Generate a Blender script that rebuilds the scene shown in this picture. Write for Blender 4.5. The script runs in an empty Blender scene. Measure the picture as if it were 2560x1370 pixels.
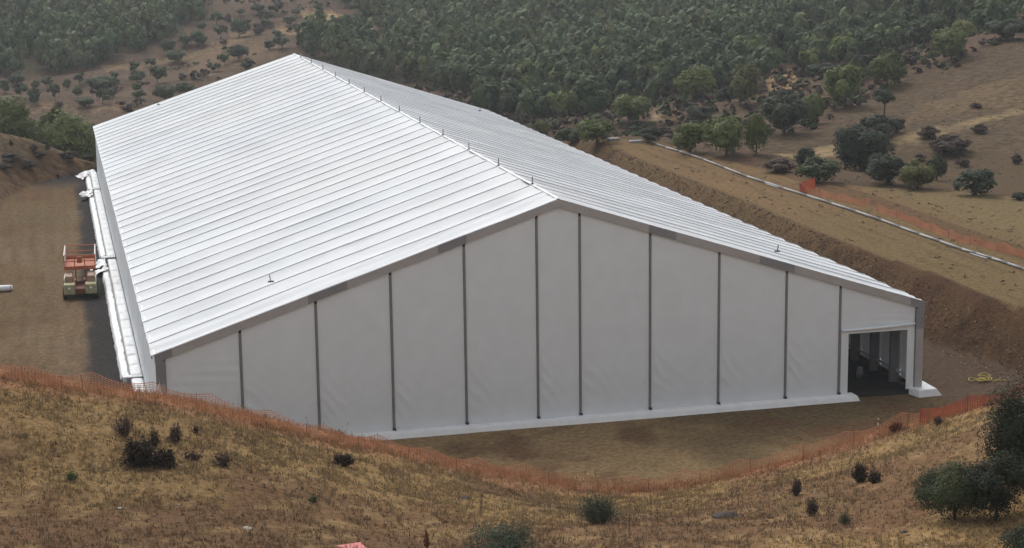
import bpy, math, random
import numpy as np
from mathutils import Matrix, Vector
random.seed(7); RNG = np.random.default_rng(11)
scn = bpy.context.scene
COL = scn.collection
R = math.radians

# ------------------------------------------------------------------ camera
CAM = np.array([-32.564, -117.832, 34.272]); YAW, PITCH, ROLL, FPX = .244, .196, -.013, 4619.574
fw = np.array([math.sin(YAW)*math.cos(PITCH), math.cos(YAW)*math.cos(PITCH), -math.sin(PITCH)])
_r = np.array([math.cos(YAW), -math.sin(YAW), 0.]); _u = np.cross(_r, fw)
rt = _r*math.cos(ROLL)+_u*math.sin(ROLL); up = -_r*math.sin(ROLL)+_u*math.cos(ROLL)
cd = bpy.data.cameras.new('camera'); cam = bpy.data.objects.new('camera', cd); COL.objects.link(cam)
cd.sensor_width = 36; cd.lens = 36*FPX/2560; cd.clip_start = .5; cd.clip_end = 6000
cam.matrix_world = Matrix(((rt[0], up[0], -fw[0], CAM[0]), (rt[1], up[1], -fw[1], CAM[1]), (rt[2], up[2], -fw[2], CAM[2]), (0, 0, 0, 1)))
scn.camera = cam

# ------------------------------------------------------------------ sky, sun, exposure
SUN_EL, SUN_AZ = 50., 352.           # azimuth measured clockwise from +Y: behind the tent, a little left
w = bpy.data.worlds.new('World'); scn.world = w; w.use_nodes = True
nt = w.node_tree; nt.nodes.clear()
sky = nt.nodes.new('ShaderNodeTexSky'); sky.sky_type = 'NISHITA'; sky.sun_disc = False
sky.sun_elevation = R(SUN_EL); sky.sun_rotation = R(SUN_AZ); sky.air_density = 1.; sky.dust_density = 3.
hs = nt.nodes.new('ShaderNodeHueSaturation'); hs.inputs['Saturation'].default_value = .22
bg = nt.nodes.new('ShaderNodeBackground'); bg.inputs['Strength'].default_value = .15
wo = nt.nodes.new('ShaderNodeOutputWorld')
nt.links.new(sky.outputs[0], hs.inputs['Color']); nt.links.new(hs.outputs[0], bg.inputs['Color']); nt.links.new(bg.outputs[0], wo.inputs[0])
sl = bpy.data.lights.new('sun', 'SUN'); sl.energy = .8; sl.angle = R(25); sl.color = (1, .985, .96)
so = bpy.data.objects.new('sun', sl); COL.objects.link(so)
_sd = Vector((math.sin(R(SUN_AZ))*math.cos(R(SUN_EL)), math.cos(R(SUN_AZ))*math.cos(R(SUN_EL)), math.sin(R(SUN_EL))))
so.rotation_euler = _sd.to_track_quat('Z', 'Y').to_euler(); so.location = (0, 60, 120)
vs = scn.view_settings; vs.view_transform = 'Standard'; vs.look = 'None'; vs.exposure = 0.57; vs.gamma = 1
scn.display_settings.display_device = 'sRGB'

# ------------------------------------------------------------------ helpers
def ray(U, V):
    return fw + (U-1280)/FPX*rt - (V-685)/FPX*up
def at(U, V, D):
    d = ray(U, V); return CAM + d*D/math.hypot(d[0], d[1])
def onz(U, V, z):
    d = ray(U, V); return CAM + d*(z-CAM[2])/d[2]
def project(P):
    d = P-CAM; z = d@fw
    return 1280+FPX*(d@rt)/z, 685-FPX*(d@up)/z, z

def hash2(ix, iy, s):
    n = (ix*374761393 + iy*668265263 + s*974711) & 0x7fffffff
    n = (n ^ (n >> 13))*1274126177 & 0x7fffffff
    return ((n ^ (n >> 16)) & 0xffff)/65535.
def vnoise(x, y, s=0):
    ix = np.floor(x).astype(np.int64); iy = np.floor(y).astype(np.int64)
    fx = x-ix; fy = y-iy; fx = fx*fx*(3-2*fx); fy = fy*fy*(3-2*fy)
    a = hash2(ix, iy, s); b = hash2(ix+1, iy, s); c = hash2(ix, iy+1, s); d = hash2(ix+1, iy+1, s)
    return (a*(1-fx)+b*fx)*(1-fy)+(c*(1-fx)+d*fx)*fy
def fbm(x, y, o=4, s=0):
    v = 0; a = .5; 
    for i in range(o):
        v = v+a*(vnoise(x, y, s+i)-.5)*2; x = x*2.03+17.1; y = y*2.03+5.3; a *= .5
    return v
def sstep(a, b, x):
    t = np.clip((x-a)/(b-a), 0, 1); return t*t*(3-2*t)

def mesh_np(name, V, F, mat=None, smooth=False, col=None):
    me = bpy.data.meshes.new(name); V = np.asarray(V, np.float32); F = np.asarray(F, np.int32)
    k = F.shape[1]
    me.vertices.add(len(V)); me.vertices.foreach_set('co', V.ravel())
    me.loops.add(F.size); me.loops.foreach_set('vertex_index', F.ravel())
    me.polygons.add(len(F)); me.polygons.foreach_set('loop_start', np.arange(0, F.size, k, dtype=np.int32))
    me.polygons.foreach_set('loop_total', np.full(len(F), k, np.int32))
    if smooth: me.polygons.foreach_set('use_smooth', np.ones(len(F), bool))
    if col is not None:
        ca = me.color_attributes.new('tint', 'FLOAT_COLOR', 'POINT')
        c = np.ones((len(V), 4), np.float32); c[:, :3] = col; ca.data.foreach_set('color', c.ravel())
    me.update(calc_edges=True)
    if mat: me.materials.append(mat)
    return me
def link(name, data, parent=None, loc=None):
    o = bpy.data.objects.new(name, data); COL.objects.link(o)
    if parent: o.parent = parent
    if loc is not None: o.location = loc
    return o
def tag(o, label=None, cat=None, group=None, kind=None):
    if label: o['label'] = label
    if cat: o['category'] = cat
    if group: o['group'] = group
    if kind: o['kind'] = kind
    return o
def thing(name, label, cat, loc=(0, 0, 0), rz=0, group=None):
    o = bpy.data.objects.new(name, None); COL.objects.link(o); o.location = loc; o.rotation_euler = (0, 0, rz)
    o.empty_display_size = .3
    return tag(o, label, cat, group)

class MB:                       # small mesh collector
    def __init__(s): s.v = []; s.f = []
    def add(s, v, f):
        n = len(s.v); s.v += [tuple(map(float, p)) for p in v]; s.f += [tuple(i+n for i in q) for q in f]; return s
    def box(s, x0, x1, y0, y1, z0, z1):
        return s.add([(x0,y0,z0),(x1,y0,z0),(x1,y1,z0),(x0,y1,z0),(x0,y0,z1),(x1,y0,z1),(x1,y1,z1),(x0,y1,z1)],
                     [(0,3,2,1),(4,5,6,7),(0,1,5,4),(1,2,6,5),(2,3,7,6),(3,0,4,7)])
    def bar(s, a, b, w=.05, h=None, upv=(0, 0, 1)):
        h = h or w; a = Vector(a); b = Vector(b); d = (b-a).normalized(); u = Vector(upv)
        if abs(d.dot(u)) > .98: u = Vector((0, 1, 0))
        x = d.cross(u).normalized()*w/2; y = x.cross(d).normalized()*h/2
        return s.add([a-x-y, a+x-y, a+x+y, a-x+y, b-x-y, b+x-y, b+x+y, b-x+y],
                     [(0,3,2,1),(4,5,6,7),(0,1,5,4),(1,2,6,5),(2,3,7,6),(3,0,4,7)])
    def tube(s, pts, rad, n=8):
        pts = [Vector(p) for p in pts]
        if not hasattr(rad, '__len__'): rad = [rad]*len(pts)
        base = len(s.v); rings = []
        for i, p in enumerate(pts):
            d = (pts[min(i+1, len(pts)-1)]-pts[max(i-1, 0)]).normalized()
            u = Vector((0, 0, 1)) if abs(d.z) < .9 else Vector((1, 0, 0))
            x = d.cross(u).normalized(); y = x.cross(d).normalized()
            rings.append([tuple(p+(x*math.cos(2*math.pi*k/n)+y*math.sin(2*math.pi*k/n))*rad[i]) for k in range(n)])
        v = [q for r_ in rings for q in r_]; f = []
        for i in range(len(pts)-1):
            for k in range(n):
                f.append((i*n+k, i*n+(k+1) % n, (i+1)*n+(k+1) % n, (i+1)*n+k))
        f.append(tuple(range(n))[::-1]); f.append(tuple((len(pts)-1)*n+k for k in range(n)))
        return s.add(v, f)
    def mesh(s, name, mat, smooth=False):
        me = bpy.data.meshes.new(name); me.from_pydata(s.v, [], s.f); me.update(); me.materials.append(mat)
        if smooth: me.polygons.foreach_set('use_smooth', [True]*len(me.polygons))
        return me
    def build(s, name, mat, parent=None, smooth=False, bevel=0):
        o = link(name, s.mesh(name, mat, smooth), parent)
        if bevel:
            b = o.modifiers.new('bevel', 'BEVEL'); b.width = bevel; b.segments = 2; b.limit_method = 'ANGLE'
        return o

# ------------------------------------------------------------------ materials
def mat(name, col, rough=.8, var=.12, scale=6., metal=0., bump=0., bscale=None, tint=False, objvar=0., trans=0., spec=.3, col2=None, scale2=None):
    m = bpy.data.materials.new(name); m.use_nodes = True; t = m.node_tree; N = t.nodes; L = t.links; N.clear()
    out = N.new('ShaderNodeOutputMaterial'); b = N.new('ShaderNodeBsdfPrincipled')
    b.inputs['Roughness'].default_value = rough; b.inputs['Metallic'].default_value = metal
    b.inputs['Specular IOR Level'].default_value = spec
    tc = N.new('ShaderNodeNewGeometry')
    no = N.new('ShaderNodeTexNoise'); no.inputs['Scale'].default_value = scale; no.inputs['Detail'].default_value = 6
    L.new(tc.outputs['Position'], no.inputs['Vector'])
    mr = N.new('ShaderNodeMapRange'); mr.inputs[1].default_value = .3; mr.inputs[2].default_value = .7
    mr.inputs[3].default_value = 1-var; mr.inputs[4].default_value = 1+var
    L.new(no.outputs[0], mr.inputs[0])
    src = None
    if tint:
        a = N.new('ShaderNodeAttribute'); a.attribute_name = 'tint'; src = a.outputs['Color']
    else:
        rgb = N.new('ShaderNodeRGB'); rgb.outputs[0].default_value = (*col, 1); src = rgb.outputs[0]
    if col2:
        n2 = N.new('ShaderNodeTexNoise'); n2.inputs['Scale'].default_value = scale2 or scale*.3; n2.inputs['Detail'].default_value = 5
        L.new(tc.outputs['Position'], n2.inputs['Vector'])
        rp = N.new('ShaderNodeMapRange'); rp.inputs[1].default_value = .42; rp.inputs[2].default_value = .6
        L.new(n2.outputs[0], rp.inputs[0])
        mx = N.new('ShaderNodeMix'); mx.data_type = 'RGBA'; L.new(rp.outputs[0], mx.inputs[0]); L.new(src, mx.inputs[6]); mx.inputs[7].default_value = (*col2, 1)
        src = mx.outputs[2]
    vm = N.new('ShaderNodeVectorMath'); vm.operation = 'SCALE'; L.new(src, vm.inputs[0]); L.new(mr.outputs[0], vm.inputs['Scale'])
    o = vm.outputs[0]
    if objvar:
        oi = N.new('ShaderNodeObjectInfo'); m2 = N.new('ShaderNodeMapRange'); m2.inputs[3].default_value = 1-objvar; m2.inputs[4].default_value = 1+objvar
        L.new(oi.outputs['Random'], m2.inputs[0]); v2 = N.new('ShaderNodeVectorMath'); v2.operation = 'SCALE'
        L.new(o, v2.inputs[0]); L.new(m2.outputs[0], v2.inputs['Scale']); o = v2.outputs[0]
    L.new(o, b.inputs['Base Color'])
    if bump:
        nb = N.new('ShaderNodeTexNoise'); nb.inputs['Scale'].default_value = bscale or scale*2; nb.inputs['Detail'].default_value = 5
        L.new(tc.outputs['Position'], nb.inputs['Vector'])
        bp = N.new('ShaderNodeBump'); bp.inputs['Strength'].default_value = 1.; bp.inputs['Distance'].default_value = bump
        L.new(nb.outputs[0], bp.inputs['Height']); L.new(bp.outputs[0], b.inputs['Normal'])
    if trans:
        tr = N.new('ShaderNodeBsdfTranslucent'); L.new(o, tr.inputs['Color'])
        ms = N.new('ShaderNodeMixShader'); ms.inputs[0].default_value = trans
        L.new(b.outputs[0], ms.inputs[1]); L.new(tr.outputs[0], ms.inputs[2]); L.new(ms.outputs[0], out.inputs[0])
    else: L.new(b.outputs[0], out.inputs[0])
    return m
M_ROOF = mat('white roof membrane', (.735, .745, .75), .62, .03, .5, bump=.05, bscale=.55, objvar=.045, trans=.06, tint=True, spec=.15)
M_WALL = mat('white wall membrane', (.74, .785, .81), .5, .03, .8, trans=.045)
M_SKIRT = mat('white ballast cover', (.74, .745, .74), .45, .06, 1.5, bump=.02, bscale=2.5)
M_ALU = mat('grey aluminium', (.40, .385, .38), .55, .06, 1.2, metal=.15)
M_ALUD = mat('dark aluminium sleeve', (.25, .25, .26), .5, .05, 1.5, metal=.2)
M_SEAM = mat('grey seam rail', (.62, .63, .64), .6, .05, 2.)
M_POST = mat('dark upright channel', (.20, .20, .195), .6, .08, 3.)
M_STEEL = mat('dark steel', (.06, .06, .065), .5, .1, 3.)
M_NET = mat('orange net', (.52, .24, .135), .75, .22, .5, trans=.2)
M_NETR = mat('red orange net', (.38, .09, .05), .7, .12, .7, trans=.25)
M_NETF = mat('faded orange net', (.55, .2, .11), .8, .25, .5, trans=.2)
M_GROUND = mat('earth', (1, 1, 1), .95, .32, 3.2, bump=.12, bscale=3.5, tint=True, spec=.03)
M_HILLS = mat('far earth', (1, 1, 1), .95, .4, .9, bump=.35, bscale=1.2, tint=True, spec=.05)
M_LEAF = mat('leaf', (1, 1, 1), .7, .15, .5, tint=True, objvar=.22, trans=.22, spec=.15)
M_GRASS = mat('dry grass', (1, 1, 1), .85, .15, 1., tint=True, trans=.2, spec=.1)
M_BARK = mat('bark', (.10, .08, .065), .9, .3, 5.)
M_LREDD = mat('faded orange red paint', (.36, .105, .045), .7, .3, 6.)
M_CREAM = mat('cream paint', (.30, .275, .16), .7, .28, 5.)
M_PINK = mat('faded pink cover', (.30, .19, .13), .6, .15, 6.)
M_WHITE = mat('white paint', (.68, .66, .6), .5, .06, 5.)
M_RUBBER = mat('rubber', (.03, .03, .03), .9, .2, 8.)
M_RUST = mat('rusty brown steel', (.13, .055, .035), .8, .25, 8.)
M_PIPE = mat('pale grey pipe', (.29, .285, .27), .6, .15, .6)
M_YEL = mat('yellow hose', (.36, .29, .045), .5, .1, 4.)
M_ROCK = mat('stone', (.28, .24, .2), .9, .2, 5., bump=.03)
M_ROCKD = mat('dark stone', (.05, .04, .035), .9, .2, 5., bump=.03)
M_REDP = mat('red painted sheet', (.46, .095, .085), .5, .1, 4.)
M_FLOOR = mat('dark floor', (.03, .028, .026), .9, .2, 1.)
M_BARE = mat('bare twigs', (1, 1, 1), .9, .2, 3., tint=True, objvar=.12, spec=.1)

# ------------------------------------------------------------------ natural terrain from control points
ZP = -.4           # level of the pad
FENCE = [(-400,905,98),(-120,918,99),(0,932,100),(150,950,100),(320,972,101),(500,1008,102),(700,1052,103),(930,1095,104.5),(1100,1142,106),
         (1250,1178,108),(1420,1208,109),(1600,1208,109.5),(1800,1190,110),(2000,1146,110.5),(2150,1100,110.5),(2300,1050,110.5),
         (2450,1005,109),(2560,975,108),(2700,940,106),(2950,905,103)]
ctl = [at(*q) for q in FENCE]
ctl += [at(*q) for q in [(-400,1150,86),(0,1150,86),(600,1185,86),(1200,1275,90),(1800,1275,93),(2400,1180,91),(2700,1150,90),
        (-400,1370,73),(0,1370,73),(640,1370,74),(1280,1370,76),(1920,1370,76.5),(2560,1370,76),(2800,1370,75)]]
for U in (-900, 0, 1280, 2560, 3400):
    for D, z in ((45, 17.), (20, 25.5), (4, 31.2)):
        p = at(U, 600, D); ctl.append(np.array([p[0], p[1], z]))
ctl.append(np.array([-32., -150., 40.])); ctl.append(np.array([-90., -110., 33.])); ctl.append(np.array([40., -110., 33.]))
# right bank crest, pipe, net, field edge (levels measured on the terrace)
TER = 3.5
ctl += [np.array(p, float) for p in [(37.9,120,TER),(37.9,80,TER),(38.,50,TER),(38.4,34,TER),(39.6,22,TER),(40.,9,TER),(47,120,TER),(47,80,TER),(47,40,TER),(48,12,TER),
        (56,20,3.8),(58,60,3.7),(56,100,3.5)]]
EDGE = [(1480,350),(1640,356),(1760,392),(1900,425),(2020,450),(2150,468),(2400,482),(2560,500),(2700,512)]
ctl += [onz(U, V, 3.6) for U, V in EDGE]
ctl += [at(*q) for q in [(1480,352,262),(1640,350,255),(1760,375,240),(1900,405,245),(2060,430,236),(2300,440,230),(2560,455,225),(2800,455,225),
        (2560,380,252),(2560,300,275),(2560,110,330),(2300,330,268),(2200,240,310),(2000,330,272),(1900,310,290),(1700,330,300),(1700,250,335),(1550,300,310),
        (1400,300,340),(1200,260,380),(1300,200,430),(1300,100,500),(1300,0,580),(1300,-150,680),(1300,-400,800),(600,-150,720),(600,-400,850),(0,-150,760),(0,-400,880),
        (1900,200,370),(1900,100,450),(1900,0,540),(1900,-150,640),(2200,100,420),(2200,0,500),(2560,0,450),(2560,-200,560),(2560,-450,700),(2900,100,330),(2900,-100,460),
        (1600,60,520),(1600,150,440),(900,60,540),(1000,130,490),(850,130,480),
        (60,275,400),(200,200,470),(200,100,560),(200,0,650),(600,150,480),(600,50,570),(700,0,620),(-300,275,400),(-300,100,560),(-300,0,650),(400,220,440),(320,260,410)]]
# left mound and its back side
ctl += [at(*q) for q in [(-300,300,258),(0,338,258),(120,362,258),(230,386,257),(0,443,219),(75,462,222),(-150,430,210),(-250,420,200)]]
for U, D, z in ((-300,310,-5),(0,310,-6),(200,310,-7),(-300,350,-8),(100,350,-8.5),(300,350,-8.5),(230,258,-.6),(700,330,-8),(700,290,-5),(1100,300,-5),(1100,340,-7),(1300,280,-3)):
    p = at(U, 600, D); ctl.append(np.array([p[0], p[1], float(z)]))
ctl += [np.array(p, float) for p in [(-60,60,5),(-62,100,5),(-75,0,8),(-110,40,9),(-110,-60,14),(80,-20,8),(100,60,6),(90,-60,14)]]
ctl = np.array(ctl); _P = ctl[:, :2]; _Z = ctl[:, 2]; _c2 = 9.**2
_A = np.sqrt(((_P[:, None]-_P[None])**2).sum(-1)+_c2); n = len(_P)
_K = np.zeros((n+3, n+3)); _K[:n, :n] = _A; _K[:n, :n] -= np.eye(n)*.35; _K[:n, n] = 1; _K[:n, n+1:] = _P/100; _K[n, :n] = 1; _K[n+1:, :n] = _P.T/100
_W = np.linalg.solve(_K, np.concatenate([_Z, np.zeros(3)]))
def natural(x, y):
    out = np.empty(x.size); xf = x.ravel(); yf = y.ravel()
    for i in range(0, xf.size, 20000):
        a = xf[i:i+20000]; b = yf[i:i+20000]
        k = np.sqrt((a[:, None]-_P[:, 0])**2+(b[:, None]-_P[:, 1])**2+_c2)
        out[i:i+20000] = k@_W[:n]+_W[n]+(a*_W[n+1]+b*_W[n+2])/100
    return out.reshape(x.shape)
CUT = .95
PAD = []
for U, V, D in FENCE:
    p = at(U, V, D); d = ray(U, V)[:2]; d = d/np.hypot(*d)
    q = p[:2]+d*((max(p[2]-ZP, 0))/CUT+.3)
    if q[0] < 33: PAD.append(tuple(q))
PAD += [(36.3,3.6),(34.3,14),(33.4,40),(33.0,100),(33.0,143),(-28.,137.4),(-31.5,134),(-35.3,128.5),(-38.4,117),(-39.3,107),(-44,85),(-52,60),(-58,20)]
PADN = np.array(PAD)
def poly_dist(px, py, poly):
    d2 = np.full(px.shape, 1e9); ins = np.zeros(px.shape, bool); m = len(poly)
    for i in range(m):
        x0, y0 = poly[i]; x1, y1 = poly[(i+1) % m]
        ex, ey = x1-x0, y1-y0; t = np.clip(((px-x0)*ex+(py-y0)*ey)/(ex*ex+ey*ey+1e-9), 0, 1)
        d2 = np.minimum(d2, (px-x0-t*ex)**2+(py-y0-t*ey)**2)
        c = ((y0 > py) != (y1 > py)) & (px < (x1-x0)*(py-y0)/(y1-y0+1e-12)+x0); ins ^= c
    d = np.sqrt(d2); return np.where(ins, -d, d)
def height(x, y, rough=True):
    tn = natural(x, y)
    if rough:
        dd = np.hypot(x-CAM[0], y-CAM[1])
        flat = sstep(33, 36, x)*sstep(150, 130, y)*sstep(-6, 6, y)*sstep(95, 75, x)
        tn = tn+(fbm(x*.11, y*.11, 3, 3)*.55+fbm(x*.55, y*.55, 3, 9)*.13)*sstep(20, 60, dd)*(1-.95*flat)
        tn = tn+fbm(x*.03, y*.03, 3, 21)*np.clip((dd-260)/200, 0, 1)*5
        berm = np.exp(-((x-50.3-(y-40)*-.01)/.9)**2)*sstep(115, 95, y)*flat
        tn = tn+berm*.25
    d = poly_dist(x, y, PADN)
    wob = fbm(x*.25, y*.25, 3, 5)*.4 if rough else 0
    do = np.maximum(d+wob*.5*(d > 0), 0)
    z = np.minimum(tn, ZP+CUT*do+((fbm(x*.9, y*.9, 3, 7)*.2+fbm(x*.3, y*1.3, 3, 77)*.35)*np.minimum(do, 1) if rough else 0))
    z = np.maximum(z, ZP-CUT*.6*do)
    z = np.where(d <= 0, ZP+(fbm(x*.3, y*.3, 3, 2)*.03 if rough else 0), z)
    return z
def zat(x, y): return float(height(np.array([float(x)]), np.array([float(y)]))[0])
def hit(U, V, dmin=40., dmax=950.):
    D = np.arange(dmin, dmax, .5); d = ray(U, V); k = D/math.hypot(d[0], d[1])
    X = CAM[0]+d[0]*k; Y = CAM[1]+d[1]*k; Z = CAM[2]+d[2]*k
    below = np.nonzero(Z < height(X, Y))[0]
    i = below[0] if len(below) else len(D)-1
    return np.array([X[i], Y[i], Z[i]])

# ------------------------------------------------------------------ ground sheets
def spacing(segs):
    out = [segs[0][0]]
    for a, b, s in segs:
        k = max(1, int(round((b-a)/s))); out += list(np.linspace(a, b, k+1)[1:])
    return np.array(out)
gx = spacing([(-900,-400,40),(-400,-150,8),(-150,-75,2.5),(-75,62,.55),(62,110,1.),(110,300,2.5),(300,520,5),(520,1200,40)])
gy = spacing([(-320,-130,20),(-130,-62,2.),(-62,-5,.45),(-5,60,.7),(60,165,1.2),(165,420,2.5),(420,760,4.5),(760,1500,40)])
GX, GY = np.meshgrid(gx, gy)
GZ = height(GX, GY)
GX1, GY1 = GX.ravel(), GY.ravel(); PD = poly_dist(GX1, GY1, PADN)
V3 = np.stack([GX1, GY1, GZ.ravel()], 1)
pu, pv, pz = project(V3)
def inpoly(px, py, poly):
    return poly_dist(px, py, poly) < 0
DD = np.hypot(GX1-CAM[0], GY1-CAM[1])
_np = np.array([at(U, V, D-1.2)[:2] for U, V, D in FENCE]); _nd = poly_dist(_np[:, 0], _np[:, 1], PADN)
def netoff(x): return np.interp(x, _np[:, 0], _nd)
# colour (albedo) of the earth
def mixc(c, col, m): m = np.clip(m, 0, 1)[:, None]; return c*(1-m)+np.array(col)*m
X, Y = GX1, GY1
n1 = fbm(X*.06, Y*.06, 4, 31); n2 = fbm(X*.25, Y*.25, 4, 41); n3 = fbm(X*.9, Y*.9, 3, 51)
C = np.tile(np.array([.078, .060, .043]), (len(X), 1))              # scrubby hill earth
C = mixc(C, (.085, .055, .045), sstep(-.1, .3, n2))
# foreground hillside
fg = (Y < 2) & (PD > 0)
cf = np.tile(np.array([.16, .112, .06]), (len(X), 1))
cf = mixc(cf, (.125, .1, .055), sstep(-.05, .35, n1))
red = sstep(.0, .35, n2*.5+n1*.9+sstep(-24, -44, X)*.26+sstep(-30, -46, Y)*.30+.10)
cf = mixc(cf, (.088, .053, .036), red*.85)
cf = mixc(cf, (.2, .15, .085), sstep(.15, .4, n3)*.5); cf = cf*(1+.22*sstep(-30, 0, X))[:, None]
crest = sstep(4.2, 1.2, np.abs(poly_dist(X, Y, PADN)-netoff(X)-1.0*n2))
cf = mixc(cf, (.23, .13, .085), crest*.8)
C = np.where(fg[:, None], cf, C)
# pad
pad = PD <= .8
cp = np.tile(np.array([.15, .112, .070]), (len(X), 1))
cp = cp*np.where(X < -27, .80, 1.42)[:, None]
cp = mixc(cp, (.115, .09, .058), sstep(-.1, .3, n1)); cp = mixc(cp, (.11, .068, .046), sstep(.05, .4, n2)*.8)
cp = mixc(cp, (.14, .108, .078), sstep(.1, .4, fbm(X*.1, Y*.05, 3, 61))*(X < -25))
trk = sstep(.15, .5, np.sin(X*3.9+fbm(X*.05, Y*.05, 2, 71)*5))*(X < -30)*.25; cp = mixc(cp, (.09, .06, .045), trk)
for xr, yr, rr_ in ((-8, -22, 24.), (-8, -22, 25.9), (12, -30, 31), (12, -30, 33)):
    cp = mixc(cp, (.105, .078, .05), sstep(.5, .15, np.abs(np.hypot(X-xr, Y-yr)-rr_-n2*.5))*.5*(Y < -1))
for xr in (-33.6, -35.5, -37.6, -39.4):
    cp = mixc(cp, (.085, .066, .048), sstep(.45, .12, np.abs(X-xr-fbm(Y*.03, Y*0+xr*0, 2, 13)*3))*.6*sstep(-.25, .2, n2))
cp = mixc(cp, (.095, .058, .04), sstep(55, 25, Y)*sstep(-27, -30, X)*sstep(-.1, .3, n1+.15)*.7)
rubr = (X > 27)
cp = mixc(cp, (.075, .055, .045), rubr*sstep(26, 29, X))
C = np.where(pad[:, None], cp, C)
gravel = sstep(-31.0, -30.2, X+n2*.9-.012*(Y-60))*(X < -26)*pad*(Y > -12)
gravel = np.maximum(gravel, sstep(120, 131, Y+n1*4)*(X < -26)*sstep(-36, -33.5, X)*pad)
C = mixc(C, (.036, .035, .041), gravel)
# cut bank on the right, terrace, field
bank = (PD > .2) & (X > 30) & (X < 41) & (Y > -8) & (Y < 150)
cb = np.tile(np.array([.062, .036, .024]), (len(X), 1)); cb = mixc(cb, (.078, .050, .032), sstep(-.2, .3, n2)); cb = mixc(cb, (.105, .075, .048), sstep(15, 60, Y))
cb = mixc(cb, (.04, .026, .018), sstep(.1, .4, n3)*.7)
C = np.where(bank[:, None], cb, C)
pth = inpoly(pu, pv, [(1440,345),(1640,352),(1760,388),(1900,422),(2020,448),(2150,466),(2400,480),(2720,510),(3500,580),(3500,1200),(2720,860),(2560,772),(2372,696),(2204,640),(2036,576),(1801,482),(1500,365)]) & (DD < 260) & (DD > 100) & (X > 38.3)
ct = np.tile(np.array([.15, .105, .064]), (len(X), 1)); ct = mixc(ct, (.128, .1, .058), sstep(75, 30, Y)*.9); ct = mixc(ct, (.13, .1, .06), sstep(0, .4, n2)*.7)
ct = mixc(ct, (.095, .06, .04), ((X > 48.6) & (X < 51.8))*sstep(110, 90, Y)*.75)
ct = mixc(ct, (.14, .115, .07), (X > 54)*.8); ct = mixc(ct, (.09,.07,.045), sstep(.25,.5,np.abs(np.sin((X-60)*.35+np.cos(Y*.07)*2)))*0)
for xr, sd_ in ((41.2, 1), (43.0, 1), (44.9, 2), (46.4, 2)):
    ct = mixc(ct, (.085, .062, .042), sstep(.42, .12, np.abs(X-xr-fbm(Y*.05+sd_*9, Y*0, 2, 7)*1.6))*sstep(-.2, .3, fbm(Y*.15, X*.1, 2, 19)+.1)*.55)
for rr_ in (13, 14.8, 21, 22.8):
    ct = mixc(ct, (.09, .07, .045), sstep(.5, .15, np.abs(np.hypot(X-66, (Y-48)*.6)-rr_))*.45*(X > 54))
C = np.where(pth[:, None], ct, C)
# mound on the left and left cut
lm = (DD < 285) & (X < -25) & (Y > 60) & (PD > .2)
cl = np.tile(np.array([.10, .078, .056]), (len(X), 1)); cl = mixc(cl, (.13, .105, .072), sstep(-.1, .3, n1)); cl = mixc(cl, (.075, .055, .045), sstep(.05, .3, n2)*.9)
cl = mixc(cl, (.10, .065, .042), (PD < 3)*.8)
C = np.where(lm[:, None], cl, C)
farm = (DD > 255) | ((X > 62) & (DD > 200) & ~pth)
def far_patch(poly, col, amt=1., feather=True):
    global C
    m = farm & inpoly(pu+n2*18, pv+n3*8+n2*6, poly)
    k = m*amt*(np.clip(.75+n2*.6, 0, 1) if feather else 1)
    C = mixc(C, col, k)
FPA = [(-500,-600),(640,-600),(545,-30),(520,0),(500,50),(440,72),(400,115),(270,152),(190,185),(60,195),(-60,195),(-500,195)]
FPB = [(800,-600),(790,-20),(900,40),(985,100),(1000,135),(910,100),(790,90),(740,130),(900,200),(1060,215),(1170,245),(1320,262),(1480,275),(1560,235),(1700,215),(1830,185),(1900,150),(1960,112),(2060,75),(2200,48),(2330,20),(2480,30),(2700,20),(3200,0),(3200,-600)]
far_patch(FPA, (.050, .052, .034), .9); far_patch(FPB, (.050, .052, .034), .9)
# bare slope on the left, tan paths
far_patch([(-400,190),(180,180),(300,140),(420,90),(500,40),(600,0),(600,-80),(780,-80),(800,0),(980,120),(760,135),(400,300),(100,340),(-400,340)], (.092, .068, .054))
far_patch([(255,165),(380,150),(470,135),(560,100),(600,78),(640,80),(560,130),(500,145),(380,165),(262,178)], (.165, .125, .08))
far_patch([(560,100),(700,100),(690,140),(600,160),(480,200),(470,160)], (.14, .10, .068), .8)
far_patch([(755,14),(800,22),(850,36),(880,60),(850,72),(790,50),(750,40)], (.26, .2, .12))
far_patch([(690,58),(740,80),(860,98),(960,105),(960,112),(850,106),(730,92),(680,72)], (.24, .17, .11), .8)
far_patch([(0,262),(330,262),(330,276),(0,284)], (.2, .15, .105), .7)
# upper right field
far_patch([(3700,-60),(2900,60),(2560,100),(2440,125),(2400,170),(2290,195),(2200,230),(2150,265),(1960,360),(1890,400),(2000,470),(2560,520),(2900,540),(3700,600)], (.082, .062, .044))
far_patch([(2560,190),(2560,260),(2300,300),(2220,335),(2300,260)], (.135, .10, .065), .6)
far_patch([(1900,402),(1990,380),(2110,360),(2110,385),(2010,400),(1930,410)], (.22, .175, .115), 1.)
far_patch([(2200,352),(2300,325),(2420,300),(2560,262),(2560,282),(2430,318),(2330,345),(2210,368)], (.20, .16, .10), .9)
far_patch([(1915,180),(1990,170),(2000,225),(1920,230)], (.26, .19, .11), .9)
far_patch([(1640,270),(1700,270),(1700,300),(1620,310)], (.26, .2, .14), .7)
far_patch([(1140,235),(1490,250),(1500,330),(1400,350),(1200,260)], (.10, .062, .05), .9)
C = C*np.array([1.03, .93, .76])*(1+.12*(Y < 0))[:, None]
F = []
nx, ny = len(gx), len(gy)
I = np.arange(nx*ny).reshape(ny, nx)
Q = np.stack([I[:-1, :-1], I[:-1, 1:], I[1:, 1:], I[1:, :-1]], -1).reshape(-1, 4)
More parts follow.
